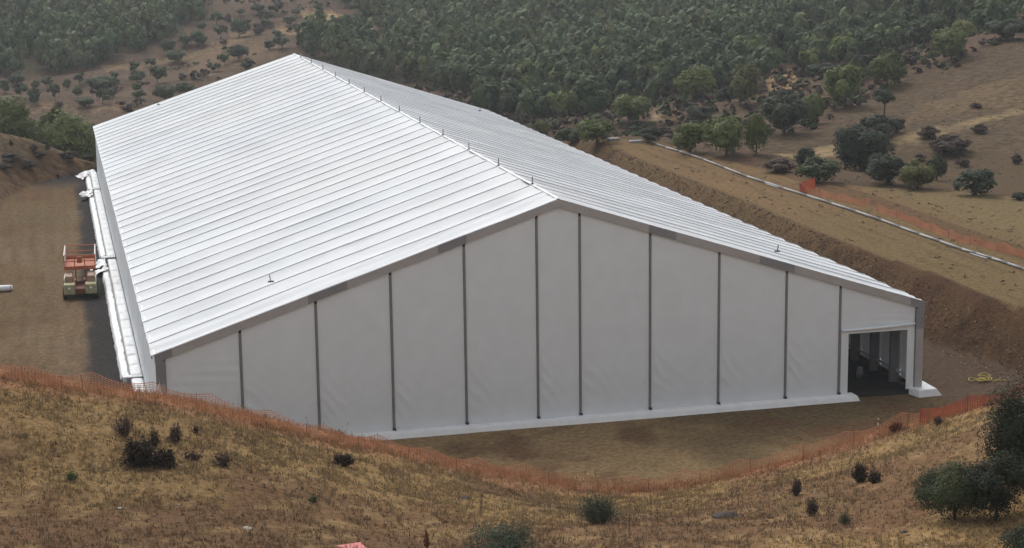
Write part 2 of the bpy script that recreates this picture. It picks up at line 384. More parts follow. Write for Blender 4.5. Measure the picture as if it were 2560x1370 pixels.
cx = V3[Q, 0].mean(1); cy = V3[Q, 1].mean(1); cpd = PD[Q].mean(1); cdd = DD[Q].mean(1)
cls = np.full(len(Q), 3)
cls[(cy < 2) & (cdd < 160)] = 1
cls[(cx > 30) & (cx < 90) & (cy >= 2) & (cy < 150) & (cdd < 255)] = 2
cls[cpd <= .2] = 0
for k, nm, mm in ((0, 'ground', M_GROUND), (1, 'foreground_hillside', M_GROUND), (2, 'embankment', M_GROUND), (3, 'hills', M_HILLS)):
    q = Q[cls == k]; u_, inv = np.unique(q, return_inverse=True)
    me = mesh_np(nm, V3[u_], inv.reshape(-1, 4), mm, True, C[u_])
    tag(link(nm, me), kind='structure')

# ------------------------------------------------------------------ the tent
W2, EH, AH, TL, BAY, SLP = 27.04, 6.37, 15.12, 134.2, 3.35, .3236
tent = thing('storage_tent', 'huge white gabled membrane tent hall standing on the levelled dirt pad', 'tent')
def sheet(name, fn, nu, nv, m, parent, col=None, thick=0):
    u, v = np.meshgrid(np.linspace(0, 1, nu+1), np.linspace(0, 1, nv+1))
    P = fn(u, v); P = np.stack([p.ravel() for p in P], 1); Ii = np.arange((nu+1)*(nv+1)).reshape(nv+1, nu+1)
    Fq = np.stack([Ii[:-1, :-1], Ii[:-1, 1:], Ii[1:, 1:], Ii[1:, :-1]], -1).reshape(-1, 4)
    o = link(name, mesh_np(name, P, Fq, m, True), parent)
    if thick: s_ = o.modifiers.new('thickness', 'SOLIDIFY'); s_.thickness = thick; s_.offset = -1
    return o
def wob(i, side, x): return .10*fbm(np.asarray(x)*.22+i*7.3+side*31, np.asarray(x)*0+i, 2, 55)*(1.2+1.8*np.exp(-i/4.))
for side in (-1, 1):
    for i in range(40):
        y0 = i*BAY-.15*(i == 0); y1 = (i+1)*BAY+.1*(i == 39); sd = i*7+side
        def fn(u, v, y0=y0, y1=y1, side=side, sd=sd, i=i):
            x = v*(W2+.18)                                             # 0 ridge .. eave
            ya = y0+.035+wob(i, side, x)*(i > 0); yb = y1-.035+wob(i+1, side, x)*(i < 39)
            yy = ya+(yb-ya)*u
            t = np.abs(u*2-1)
            puff = -.27*(1-t**2)*(.35+.65*np.clip(1-v**14, 0, 1))*np.clip(v*16, .3, 1)
            lo = fbm(yy*.35+sd*3.1, x*.16+sd, 3, 80+sd)*.14*(1-t**4)
            # pleats that run in from the gable on the first bays
            pl = .05*np.sin(yy*5.2+x*.35)*np.exp(-y0/2.5)*(1-t**4)
            lo = lo+fbm(yy*.9+sd, x*.28+yy*.2, 3, 120+sd)*.13*(1-t**4)*np.exp(-i/5.)
            sag = fbm(yy*.1, x*.3+sd, 2, 12)*.025
            return side*x, yy, AH-SLP*x+puff+lo+pl+sag-.02*t**8
        o_ = sheet('roof_panel', fn, 10, 27, M_ROOF, tent)
        co = np.empty(len(o_.data.vertices)*3); o_.data.vertices.foreach_get('co', co); co = co.reshape(-1, 3)
        blk_ = np.floor((np.abs(co[:, 0])+sd*.7)/3.1).astype(np.int64)
        tn_ = 1+(hash2(blk_, blk_*0+(i//2), 5+side)-.5)*.06+fbm(co[:, 0]*.12, co[:, 1]*.12, 3, 91)*.03
        wm_ = fbm(co[:, 0]*.09+40, co[:, 1]*.09, 3, 95)*.03
        tc_ = np.stack([.62*(tn_+wm_), .632*tn_, .638*(tn_-wm_*.7), tn_*0+1], 1).astype(np.float32)
        ca_ = o_.data.color_attributes.new('tint', 'FLOAT_COLOR', 'POINT'); ca_.data.foreach_set('color', tc_.ravel())
    for i in range(1, 40):
        y = i*BAY
        m_ = MB()
        for k in range(18):
            xa, xb = .05+(W2+.05)*k/18, .05+(W2+.05)*(k+1)/18
            m_.bar((side*xa, y+float(wob(i, side, xa)), AH-SLP*xa), (side*xb, y+float(wob(i, side, xb)), AH-SLP*xb), .075, .075)
        m_.build('seam_rail', M_SEAM, tent)
# ridge flashing strip
MB().bar((0, -.1, AH+.0), (0, TL-.1, AH+.0), .2, .05).build('ridge_strip', M_SKIRT, tent)
# ridge posts
for k in range(13):
    y = (2+3*k)*BAY
    p = MB().bar((0, y, AH-.02), (0, y, AH+.56), .07).build('ridge_post', M_POST, tent)
    MB().box(-.10, .10, y-.08, y+.08, AH-.03, AH+.08).build('post_foot', M_STEEL, p)
for x, y, lean in ((-18.54, 7.3, .1), (19.0, 7.9, -.1), (-18.6, 131.4, .1), (22.6, 120.3, -.1)):
    z = AH-SLP*abs(x)+.05
    p = MB().bar((x, y, z), (x-lean*.8, y, z+.5), .06).build('roof_vent_pipe', M_STEEL, tent)
    MB().box(x-.2, x+.2, y-.1, y+.1, z-.03, z+.06).build('vent_foot', M_STEEL, p)
# gable rafters (front and back)
def rafter(side, xa, xb, m, y, dy, prn, name='gable_beam', par=None, ex=0.):
    d = .54+ex; ya, yb = y-dy/2-prn, y+dy/2+prn
    za, zb = AH-SLP*xa-.05+ex/2, AH-SLP*xb-.05+ex/2
    v = []
    for yy in (ya, yb):
        v += [(side*xa, yy, za), (side*xb, yy, zb), (side*xb, yy, zb-d), (side*xa, yy, za-d)]
    f = [(0,1,2,3), (7,6,5,4), (0,4,5,1), (1,5,6,2), (2,6,7,3), (3,7,4,0)]
    return MB().add(v, f).build(name, m, par or tent)
for yb, dirn in ((-.02, 1), (TL+.02, -1)):
    for side in (-1, 1):
        rafter(side, 0, 6.35, M_ALU, yb, .3, 0)
        rafter(side, 6.35, 8.3, M_ALUD, yb, .3, .012, 'beam_sleeve', ex=.006)
        rafter(side, 8.3, 14.4, M_ALU, yb, .3, 0)
        rafter(side, 14.4, 17.0, M_ALUD, yb, .3, .012, 'beam_sleeve', ex=.006)
        rafter(side, 17.0, 25.9, M_ALU, yb, .3, 0)
        rafter(side, 25.9, W2-.02, M_ALUD, yb, .3, .012, 'corner_sleeve', ex=.006)
        s = side
        MB().box(min(s*26.38, s*26.98), max(s*26.38, s*26.98), yb-.17, yb+.17, 4.4, EH-.46).build('knee_sleeve', M_ALUD, tent)
        c = MB().box(min(s*26.4, s*26.96), max(s*26.4, s*26.96), yb-.15, yb+.15, .02, 4.4).build('corner_post', M_ALU, tent)
        MB().box(min(s*26.25, s*27.1), max(s*26.25, s*27.1), yb-.28, yb+.28, -.02, .05).build('base_plate', M_STEEL, c)
# front wall: panels between channels
CH = [-21.5, -16.5, -11.5, -6.5, -1.5, 1.5, 6.5, 11.5, 16.5, 20.57]
BX = [-26.34]+CH
def topz(x): return AH-SLP*abs(x)-.57
def wrinkle(x, z, x0, x1, s):
    a = 0
    for (xc, sg) in ((x0, 1), (x1, -1)):
        lx = (x-xc)*sg; lz = z
        reach = np.exp(-((lz-2.3)/1.7)**2)*np.exp(-lx/1.15)
        ph = (lz+lx*1.25)*5.2+fbm(lx*.8+s*3, lz*.4, 2, s)*5
        amp = .11 if sg > 0 else .05
        a = a+amp*np.maximum(np.sin(ph), -.2)**3*reach*sstep(0, .25, lx)
    a = a+.02*fbm(x*.5+s, z*.35, 3, 90+s)
    return a
for i in range(10):
    x0, x1 = BX[i], BX[i+1]
    xa = x0+(.09 if i else 0); xb = x1-.09
    def fn(u, v, xa=xa, xb=xb, i=i):
        x = xa+(xb-xa)*u; zt = topz(x); z = .0+(zt)*v
        y = -wrinkle(x, z, xa, xb, i+1)*np.clip(np.minimum(u, 1-u)*30, 0, 1)
        if i == 0: y = y-.012*np.sin(z*9+x*.5)*sstep(1.5, 0, np.abs(z-topz(x)+2.3))
        return x, y, z
    sheet('wall_panel', fn, 34, 64, M_WALL, tent)
# peak panel join is at x=0 : the centre panel spans -1.5..1.5 (follows the apex)
def flap(name, pts, m, parent): return MB().add(pts, [tuple(range(len(pts)))]).build(name, m, parent)
# panel over the door
def fn(u, v):
    x = 20.66+(26.34-20.66)*u; zt = topz(x); z = 4.62+(zt-4.62)*v
    return x, -.012*np.sin(z*14+x*.6+np.sin(x)*.8)*sstep(1.6, 0, z-4.62)-.01*fbm(x*.6, z*.6, 3, 77), z
sheet('wall_panel', fn, 34, 20, M_WALL, tent)
dr = MB().box(20.68, 21.24, -.05, .05, -.35, 4.60).build('door_jamb', M_WALL, tent)
MB().box(25.78, 26.33, -.05, .05, -.02, 4.60).build('door_jamb', M_WALL, tent)
MB().box(21.24, 25.78, -.05, .05, 4.36, 4.58).build('door_header', M_WALL, tent)
for q, (za, zb, r_) in enumerate(((4.64, 4.80, .085), (4.60, 4.70, .06))):
    MB().tube([(20.7+(5.6)*t, -.13+.02*q, za+(zb-za)*t+.05*math.sin(t*3.1)*(-1)) for t in np.linspace(0, 1, 14)], [r_*(1+.25*math.sin(k*1.7+q)) for k in range(14)], 8).build('rolled_door_curtain', M_WALL, tent, True)
# channels
for x in CH:
    zt = AH-SLP*abs(x)-.80
    c = MB().box(x-.07, x+.07, -.07, .02, .02, zt).build('wall_channel', M_POST, tent)
    MB().box(x-.11, x+.11, -.16, .03, -.03, .16).build('channel_foot', M_STEEL, c)
    MB().bar((x+.03, -.14, .0), (x+.16, -.42, -.045), .11, .04).build('strap', M_STEEL, c)
# front skirt over ballast
def skirt_front(u, v):
    x = -27.6+(21.55+27.6)*u
    pr = np.array([(0.0, .05), (-.05, .02), (-.55, -.02), (-.63, -.08), (-.74, -.30), (-.84, -.46)])
    k = np.linspace(0, 1, 6); yy = np.interp(v, k, pr[:, 0]); zz = np.interp(v, k, pr[:, 1])
    yy = yy+fbm(x*.8, v*3, 3, 5)*.035*v; zz = zz+fbm(x*.9, v*2, 3, 8)*.02*(v < .9)
    xx = x+.38*v*sstep(.985, 1, u)
    return xx, yy, zz
sheet('front_skirt', skirt_front, 260, 10, M_SKIRT, tent)
MB().add([(21.55,0,.05),(21.6,-.05,.02),(21.68,-.42,-.045),(21.93,-.92,-.42),(21.5,-.4,-.42),(21.5,0,-.42)], [(0,1,2,3,4,5)]).build('skirt_end', M_SKIRT, tent)
MB().bar((-27, -.1, .045), (21.4, -.1, .045), .03, .02).build('skirt_seam', M_SEAM, tent)
# side walls, right (inside seen through the door) and left with pleats
for s in (-1, 1):
    for i in range(40):
        def fn(u, v, i=i, s=s):
            y = i*BAY+.04+(BAY-.08)*u; z = .0+(EH-.1)*v
            x = s*(W2-.06-.02*v)+s*.03*fbm(y*2.6, z*.25, 3, 33)
            return x, y, z
        sheet('side_wall_panel', fn, 14 if s < 0 else 4, 8, M_WALL, tent)
    for i in range(1, 41):
        y = i*BAY if i < 40 else TL-.3
        MB().box(min(s*26.1, s*26.75), max(s*26.1, s*26.75), y-.13, y+.13, -.4, EH-.25).build('frame_column', M_ALUD, tent)
for i in range(1, 40):
    y = i*BAY
    if i <= 12:
        for s in (-1, 1):
            MB().bar((s*.05, y, AH-.5), (s*26.4, y, EH-.45), .2, .5).build('rafter', M_ALUD, tent)
for z in (.75,):
    MB().bar((26.6, .2, z-.2), (26.6, TL-.3, z-.2), .08, .2).build('side_rail', M_SEAM, tent)
# rear wall
MB().add([(-26.9,TL-.1,ZP-.1),(26.9,TL-.1,ZP-.1),(26.9,TL-.1,EH-.2),(0,TL-.1,AH-.1),(-26.9,TL-.1,EH-.2)], [(0,1,2,3,4)]).build('rear_wall', M_WALL, tent)
MB().box(-26.9, 26.7, .1, TL-.2, ZP-.3, ZP+.06).build('floor', M_FLOOR, tent)
# right corner skirt block and the run along the right wall
MB().add([(26.0,-.06,.1),(26.35,-.95,.08),(27.75,-.95,.1),(27.85,4,.1),(27.0,4,.1),(27.0,.2,.1),
          (26.0,-.06,-.45),(26.3,-1.15,-.45),(28.15,-1.1,-.45),(28.45,4,-.45),(27.0,4,-.45)],
         [(0,1,2,3,4,5),(0,6,7,1),(1,7,8,2),(2,8,9,3),(3,9,10,4)]).build('corner_skirt', M_SKIRT, tent, bevel=.05)
for i in range(1, 13):
    y0 = 4+(i-1)*10.8
    MB().add([(27.0,y0+.02,.1),(27.85,y0+.02,.09),(28.4,y0+.02,-.45),(27,y0+10.78,.1),(27.85,y0+10.78,.06),(28.4,y0+10.78,-.45)],
             [(0,1,4,3),(1,2,5,4)]).build('side_skirt', M_SKIRT, tent)
# side skirts on the left: three covered runs of ballast with a slot between inner ledge and outer strip
def ledge(y0, y1):
    nseg = int(round((y1-y0)/BAY)); L_ = (y1-y0)/nseg
    for i in range(nseg):
        a = y0+i*L_
        def fn(u, v, a=a, i=i):
            y = a+.07+(L_-.14)*v; x = -27.05-.86*u
            e = np.minimum(np.minimum(v, 1-v)*20, 1); z = .0+.19*np.sqrt(np.clip(np.minimum(u*9, (1-u)*9), 0, 1))*np.sqrt(e)
            z = z+.07*fbm(x*2.5+i, y*1.2, 3, 44+i)
            return x, y, z
        sheet('skirt_segment', fn, 12, 14, M_SKIRT, tent)
    MB().box(-27.9, -27.02, y0, y1, ZP-.05, .03).build('ballast_ledge', M_ALUD, tent)
    def fo(u, v):
        y = y0+.5+(y1-y0-3.6)*v; x = -28.06-.58*u
        z = .06-.03*u-.46*sstep(.78, 1, u)+.09*fbm(x*2, y*1.1, 3, 66)
        return x-.09*fbm(y*.9, y*.1, 2, 3), y, z
    sheet('outer_skirt', fo, 8, 120, M_SKIRT, tent)
    MB().box(-28.05, -27.92, y0+.5, y1-3.1, ZP-.05, -.12).build('slot_shade', M_ALUD, tent)  # dark filler along the slot floor, painting in the shade of the open gap
    MB().box(-28.5, -27.05, y0-.14, y0+.5, ZP, .06).build('skirt_end', M_SKIRT, tent, bevel=.06)
    MB().box(-28.2, -27.1, y0-.2, y0-.145, ZP-.05, .0).build('end_strap', M_ALU, tent)
for a, b in ((.4, 19.0), (19.9, 68.8), (70.6, 117.6), (119.4, 134.6)): ledge(a, b)
for q, (xf, yf, ww) in enumerate(((-28.25, 63.9, 1.9), (-28.35, 67.3, 2.6), (-28.35, 113.8, 2.4), (-28.3, 116.2, 2.2), (-28.5, 132.6, 3.2), (-27.6, 134.9, 2.0))):
    def fn(u, v, xf=xf, yf=yf, ww=ww, q=q):
        y = yf+(u-.5)*ww*1.5; x = xf+.25-1.25*v*(1+.35*np.sin(u*5+q))+.2*fbm(u*6, v*5, 3, 70+q)
        z = .22-.55*v**1.5+.3*fbm(u*5+q, v*4, 3, 60+q)+.06*np.sin(u*14+q)
        return x, y, z
    sheet('loose_flap', fn, 22, 14, M_SKIRT, tent)
# torn flap at the near left corner
def fn(u, v):
    return -26.95+.28*np.sin(v*5)*u+.05*np.sin(v*23), -.14-.10*u+.04*np.sin(v*17), 5.0-4.2*v
sheet('loose_flap', fn, 6, 26, M_WALL, tent)
MB().bar((-27.0, -.1, EH-.16), (-27.0, TL, EH-.16), .1, .12).build('eave_rail', M_SKIRT, tent)
MB().bar((27.0, -.1, EH-.16), (27.0, TL, EH-.16), .1, .12).build('eave_rail', M_SKIRT, tent)
for i in range(40):
    y = i*BAY+1.2
    MB().bar((-27.13, y, EH-.22), (-27.12, y+.1, EH-.62), .07, .05).build('eave_strap', M_STEEL, tent)

# ------------------------------------------------------------------ boxes stored inside, seen through the door
o = MB().tube([(24.6, 5.2, ZP+.06), (24.6, 5.2, ZP+.3), (24.6, 5.2, ZP+.85)], [.24, .27, .22], 12).build('storage_drum', M_ALUD, None, True); tag(o, 'small grey drum on the dark floor inside the open doorway', 'drum')

# ------------------------------------------------------------------ scissor lift
_p = onz(202, 749, ZP); lx, ly = _p[0], _p[1]
lift = thing('scissor_lift', 'parked lift with cream chassis and orange red railed platform beside the tent', 'lift', (lx, ly, ZP+.01), R(-2)); lift.scale = (1.28, 1.28, 1.26)
MB().box(-1.12, 1.12, .15, 3.3, .42, .62).build('chassis', M_CREAM, lift, bevel=.03)
for s in (-1, 1):
    MB().box(min(s*.36, s*1.14), max(s*.36, s*1.14), 0, .95, .38, 1.12).build('front_hood', M_CREAM, lift, bevel=.06)
    MB().box(min(s*.52, s*1.05), max(s*.52, s*1.05), .98, 2.9, .6, 1.55).build('engine_pod', M_PINK, lift, bevel=.05)
    MB().box(min(s*1.06, s*1.12), max(s*1.06, s*1.12), 1.0, 2.8, .6, 1.4).build('side_panel', M_WHITE, lift)
    h_ = MB().tube([(s*.75, -.02, .86), (s*.75, .03, .86)], .09, 10).build('headlight', M_WHITE, lift)
    for yw in (.55, 2.7):
        wq = MB().tube([(s*.92, yw, .40), (s*1.22, yw, .40)], .40, 16).build('wheel', M_RUBBER, lift, True)
        MB().tube([(s*1.2, yw, .40), (s*1.235, yw, .40)], .2, 12).build('rim', M_CREAM, wq, True)
MB().box(-.36, .36, .02, .9, .38, .8).build('tool_tray', M_RUST, lift, bevel=.03)
MB().box(-.34, .34, .9, 3.2, .6, .74).build('deck_recess', M_RUST, lift)
for s in (-1, 1):
    for (a, b) in (((.7, .7), (3.6, 1.1)), ((3.6, .7), (.9, 1.1)), ((.9, 1.1), (3.9, 1.42)), ((3.6, 1.1), (1.6, 1.42))):
        MB().bar((s*.33, a[0]+.3, a[1]+.05), (s*.33, b[0]+.3, b[1]-.05), .08, .14).build('scissor_arm', M_LREDD, lift)
PZ = 1.68
# platform carried behind, railed
pf = MB().box(-1.08, 1.08, 2.7, 6.9, PZ+.0, PZ+.08).build('platform', M_LREDD, lift)
MB().box(-1.1, 1.1, 2.66, 2.72, PZ+.02, PZ+.28).build('toe_board', M_LREDD, lift)
MB().box(-1.1, 1.1, 6.88, 6.94, PZ+.02, PZ+.28).build('toe_board', M_LREDD, lift)
for s in (-1, 1):
    MB().box(min(s*1.08, s*1.12), max(s*1.08, s*1.12), 2.7, 6.9, PZ+.02, PZ+.24).build('toe_board', M_WHITE, lift)
    for z in (PZ+.65, PZ+1.1):
        MB().bar((s*1.09, 2.7, z), (s*1.09, 6.9, z), .06).build('side_guard_rail', M_WHITE, lift)
    for y in (2.7, 3.75, 4.8, 5.85, 6.9):
        MB().bar((s*1.09, y, PZ+.02), (s*1.09, y, PZ+1.12), .06).build('rail_post', M_WHITE if y > 3 else M_LREDD, lift)
for y in (2.7, 6.9):
    for z in (PZ+.65, PZ+1.1):
        MB().bar((-1.09, y, z), (1.09, y, z), .06).build('end_guard_rail', M_LREDD, lift)
for x in (-.36, .36): MB().bar((x, 2.7, PZ), (x, 2.7, PZ+1.1), .06).build('rail_post', M_LREDD, lift)
MB().box(-.18, .18, 2.75, 2.95, PZ+.5, PZ+.95).build('control_box', M_LREDD, lift, bevel=.03)

# ------------------------------------------------------------------ white roll at the left edge
p = onz(20, 728, ZP)
t = thing('membrane_roll', 'white rolled sheet lying on the dirt at the left edge', 'roll', (p[0], p[1], ZP))
MB().tube([(.45, 0, .28), (.3, 0, .3), (-1., .0, .3), (-3.2, .1, .28)], [.2, .28, .3, .3], 14).build('roll', M_SKIRT, t, True)
MB().tube([(.3, 0, .3), (.2, 0, .3)], .31, 12).build('tie_band', M_ALU, t, True)

# ------------------------------------------------------------------ pipe on the terrace, planks
PIPE = [(1632,359),(1700,380),(1760,401),(1868,442),(1960,474),(2080,512),(2204,551),(2300,586),(2405,625),(2480,648),(2560,673),(2680,712),(2900,785)]
pp = [onz(U, V, TER+.12) for U, V in PIPE]
pipe = thing('long_pipe', 'long pale pipe laid along the terrace above the cut bank', 'pipe', (pp[0][0], pp[0][1], TER))
def rel(p, o): return (p[0]-o.location[0], p[1]-o.location[1], p[2]-o.location[2])
fine = []
for a, b in zip(pp[:-1], pp[1:]):
    k = max(2, int(np.hypot(*(b-a)[:2])/6))
    fine += [a+(b-a)*t for t in np.linspace(0, 1, k, endpoint=False)]
fine.append(pp[-1])
for a, b in zip(fine[:-1], fine[1:]):
    za = zat(a[0], a[1]); zb = zat(b[0], b[1])
    A_ = (a[0]-pipe.location[0], a[1]-pipe.location[1], za+.14-TER); B_ = (b[0]-pipe.location[0], b[1]-pipe.location[1], zb+.14-TER)
    s_ = MB().tube([A_, B_], .12, 8).build('pipe_section', M_PIPE, pipe, True)
    MB().tube([tuple(np.array(A_)*.985+np.array(B_)*.015), tuple(np.array(A_)*.96+np.array(B_)*.04)], .15, 8).build('coupling', M_ALU, s_, True)
for i, (a, b, lab) in enumerate((((1915,462),(1945,472),'short pale plank lying on the terrace near the far half of the pipe'),
                                ((2425,636),(2466,649),'long pale board lying on the terrace just below the pipe at right'))):
    A_ = onz(*a, TER+.05); B_ = onz(*b, TER+.05)
    o = MB().bar((A_[0], A_[1], zat(A_[0], A_[1])+.07), (B_[0], B_[1], zat(B_[0], B_[1])+.07), .22, .06).build('plank', M_PIPE); tag(o, lab, 'plank')
p = hit(1700, 353, 150); 
for i, (U, V) in enumerate(((1532,351),(1590,356))):
    p = onz(U, V+4, 3.55); 
    o = MB().box(-.9, .9, -.4, .4, 0, .35).build('block_pile', M_PIPE, bevel=.1); o.location = (p[0], p[1], zat(p[0], p[1])-.03)
    tag(o, ('pale rubble block at the far end of the terrace', 'grey rubble heap right of the pale block on the far terrace edge')[i], 'rubble')

# ------------------------------------------------------------------ orange net fences
def netfence(root, pts, hgt, m, cell=.16, th=.035, post_every=3., sag=.08, lean=0., seed=1):
    """pts: ground points in order"""
    P = [np.array(p, float) for p in pts]; path = [P[0]]
    for a, b in zip(P[:-1], P[1:]):
        k = max(1, int(round(np.hypot(*(b-a)[:2])/cell)))
        for j in range(1, k+1): path.append(a+(b-a)*j/k)
    path = np.array(path); zz = height(path[:, 0], path[:, 1]); o = np.array(root.location)
    k = len(path); s = np.arange(k)*cell
    top = hgt*(1-sag*np.abs(np.sin(s*math.pi/post_every))-.28*vnoise(s*.22, s*0, seed))
    V = []; F = []
    tang = np.gradient(path[:, :2], axis=0); tang /= np.hypot(tang[:, 0], tang[:, 1])[:, None]+1e-9
    nrm = np.stack([-tang[:, 1], tang[:, 0]], 1)
    bul = .10*fbm(s*.7, s*0+seed, 3, seed)
    rows = int(hgt/.14)+1
    def pt(i, f):
        off = nrm[i]*(bul[i]*math.sin(f*3.1)+lean*f)
        return (path[i, 0]+off[0]-o[0], path[i, 1]+off[1]-o[1], zz[i]+.02+top[i]*f-o[2])
    for i in range(k):                       # upright strands
        t2 = tang[i]*th*.5
        for j in range(4):
            a = pt(i, j/4); b = pt(i, (j+1)/4); n0 = len(V)
            V += [(a[0]-t2[0], a[1]-t2[1], a[2]), (a[0]+t2[0], a[1]+t2[1], a[2]), (b[0]+t2[0], b[1]+t2[1], b[2]), (b[0]-t2[0], b[1]-t2[1], b[2])]
            F.append((n0, n0+1, n0+2, n0+3))
    for r_ in range(rows):
        f = r_/(rows-1); h2 = (.04 if r_ in (0, rows-1) else th)*.5
        for i in range(k-1):
            a = pt(i, f); b = pt(i+1, f); n0 = len(V)
            V += [(a[0], a[1], a[2]-h2), (b[0], b[1], b[2]-h2), (b[0], b[1], b[2]+h2), (a[0], a[1], a[2]+h2)]
            F.append((n0, n0+1, n0+2, n0+3))
    link('net', mesh_np('net', V, F, m), root)
    step = max(1, int(post_every/cell))
    for i in range(0, k, step):
        a = pt(i, 0); b = pt(i, 1)
        MB().bar((a[0], a[1], a[2]-.15), (b[0]+random.uniform(-.1, .1), b[1], b[2]+random.uniform(-.05, .1)), .025).build('post', M_RUST, root)
fpts = [at(U, V, D-2.3)[:2] for U, V, D in FENCE]
f0 = thing('orange_net_fence', 'long orange plastic net fence along the near grassy crest in front of the tent', 'fence', (*fpts[6], 0))
netfence(f0, fpts[:16], 1.2, M_NET, .17, .026, 3.2, .3, 0, 3)
f1 = thing('orange_net_fence', 'red orange net fence on the crest at the right edge near the yellow hose', 'fence', (*fpts[16], 0))
netfence(f1, fpts[15:], 1.2, M_NETR, .15, .045, 3., .25, 0, 5)
NB = [(2000,478),(2060,492),(2120,506),(2172,517)]
r0 = [onz(U, V, TER+.2)[:2] for U, V in NB]
f2 = thing('orange_net_fence', 'faded orange net fence on the terrace, far stretch beginning at a red sheet', 'fence', (*r0[0], 0))
netfence(f2, r0, 1.05, M_NETF, .24, .042, 4., .3, 0, 8)
NB2 = [(2192,528),(2260,548),(2330,575),(2400,602),(2480,622),(2560,642),(2700,676),(2900,735)]
r1 = [onz(U, V, TER+.2)[:2] for U, V in NB2]
f3 = thing('orange_net_fence', 'faded orange net fence on the terrace, near stretch behind the pale pipe', 'fence', (*r1[0], 0))
netfence(f3, r1, 1.0, M_NETF, .24, .042, 4., .3, 0, 9)
# red sheet standing at the far corner of that net
a = onz(2000, 482, TER+.2); b = onz(2040, 470, TER+.2)
t = thing('red_net_panel', 'upright red net panel at the far end of the terrace fence', 'net', (a[0], a[1], zat(a[0], a[1])))
dx, dy = (b[0]-a[0])*.9, (b[1]-a[1])*.9
def fn(u, v): return dx*u+.05*np.sin(v*4), dy*u+.08*np.sin(u*5), .05+(.95+.3*u)*v
sheet('panel', fn, 8, 6, M_NETR, t)
for u_ in (0, 1): MB().bar((dx*u_, dy*u_, -.1), (dx*u_, dy*u_, 1.05+.3*u_), .05).build('post', M_RUST, t)

# ------------------------------------------------------------------ foliage builders
def leaf_mesh(name, n, rx, ry, rz, size, cols, clumps=14, base=.12, seed=0, mat_=None, shape='round', trunk=None, flat=0.):
    g = np.random.default_rng(seed)
    cc = g.normal(size=(clumps, 3)); cc /= np.linalg.norm(cc, axis=1)[:, None]
    cc *= (g.uniform(.35, .78, clumps)**.8)[:, None]; cc[:, 2] = cc[:, 2]*.80+.10
    cr = g.uniform(.22, .42, clumps)
    wts = cr**2; idx = g.choice(clumps, n, p=wts/wts.sum())
    d = g.normal(size=(n, 3)); d /= np.linalg.norm(d, axis=1)[:, None]
    d[:, 2] = np.where(g.random(n) < .45, np.abs(d[:, 2]), d[:, 2])
    P = cc[idx]+d*cr[idx][:, None]*g.uniform(.55, 1.08, (n, 1))
    if shape == 'cone': P[:, :2] *= (1.15-.75*np.clip(P[:, 2:3], 0, 1))
    P[:, 0] *= rx; P[:, 1] *= ry; P[:, 2] = np.maximum((P[:, 2]+.70)*1.10*rz, .01)+base
    # leaf frames lean outward so clumps catch light on top
    rad = cc[idx]+d*cr[idx][:, None]; rad /= np.linalg.norm(rad, axis=1)[:, None]+1e-6
    nv = d*.6+rad*.6+g.normal(size=(n, 3))*.32+np.array([0, 0, .2]); nv /= np.linalg.norm(nv, axis=1)[:, None]
    t = np.cross(nv, g.normal(size=(n, 3))); t /= np.linalg.norm(t, axis=1)[:, None]; b = np.cross(nv, t)
    s = size*g.uniform(.6, 1.3, (n, 1))
    V = np.stack([P+t*s*.5, P+b*s*.45, P-t*s*.5-b*s*.1, P-b*s*.45], 1).reshape(-1, 3)
    F = np.arange(4*n).reshape(-1, 4)
    c0, c1 = np.array(cols[0]), np.array(cols[1])
    k = (g.random(clumps)[idx]*.55+g.random(n)*.45)[:, None]
    C_ = np.repeat(c0*(1-k)+c1*k, 4, 0)
    return V, F, C_
PINE = ((.085, .110, .036), (.150, .175, .055)); OAK = ((.030, .040, .022), (.055, .066, .035)); MID = ((.052, .072, .034), (.090, .112, .052))
BRN = ((.06, .042, .035), (.095, .068, .05)); YEL = ((.11, .115, .04), (.165, .16, .06)); FARG = ((.056, .080, .038), (.096, .124, .056))
def trunk_mb(h, r, lean=0., limbs=3, seed=0):
    g = random.Random(seed); m = MB(); lx_ = lean
    m.tube([(0, 0, -.3), (lx_*.3, 0, h*.35), (lx_*.7, .05*h*.3, h*.7), (lx_, 0, h)], [r*1.3, r, r*.7, r*.25], 7)
    for k in range(limbs):
        a = g.uniform(0, 6.28); z = h*g.uniform(.35, .7); L_ = h*g.uniform(.25, .45)
        m.tube([(lx_*.5, 0, z), (lx_*.5+math.cos(a)*L_*.5, math.sin(a)*L_*.5, z+L_*.35), (lx_*.5+math.cos(a)*L_, math.sin(a)*L_, z+L_*.8)], [r*.5, r*.35, r*.12], 5)
    return m
PROTO = {}
def proto(kind, lod):
    """unit crown (radius 1, height 2) and trunk meshes"""
    key = (kind, lod)
    if key in PROTO: return PROTO[key]
    n = {'n': 9000, 'm': 2600, 'f': 460}[lod]; sz = {'n': .10, 'm': .15, 'f': .30}[lod]
    out = []
    for v_ in range(3):
        cols = {'pine': PINE, 'oak': OAK, 'mid': MID, 'brown': BRN, 'yellow': YEL, 'far': FARG}[kind]
        sh = 'cone' if kind in ('pine', 'yellow') and v_ == 1 else 'round'
        V_, F_, C_ = leaf_mesh('crown', n, 1, 1, 1, sz, cols, clumps={'n': 44, 'm': 26, 'f': 12}[lod]-(6 if kind == 'oak' else 0), base=0, seed=hash((len(kind), ord(kind[0]), lod == 'n', v_)) % 10000, shape=sh)
        out.append((mesh_np('crown', V_, F_, M_LEAF, False, C_), trunk_mb(1.15, .055 if kind != 'oak' else .09, .08, 4, v_).mesh('trunk', M_BARK, True)))
    PROTO[key] = out
    return out
NTREE = [0]
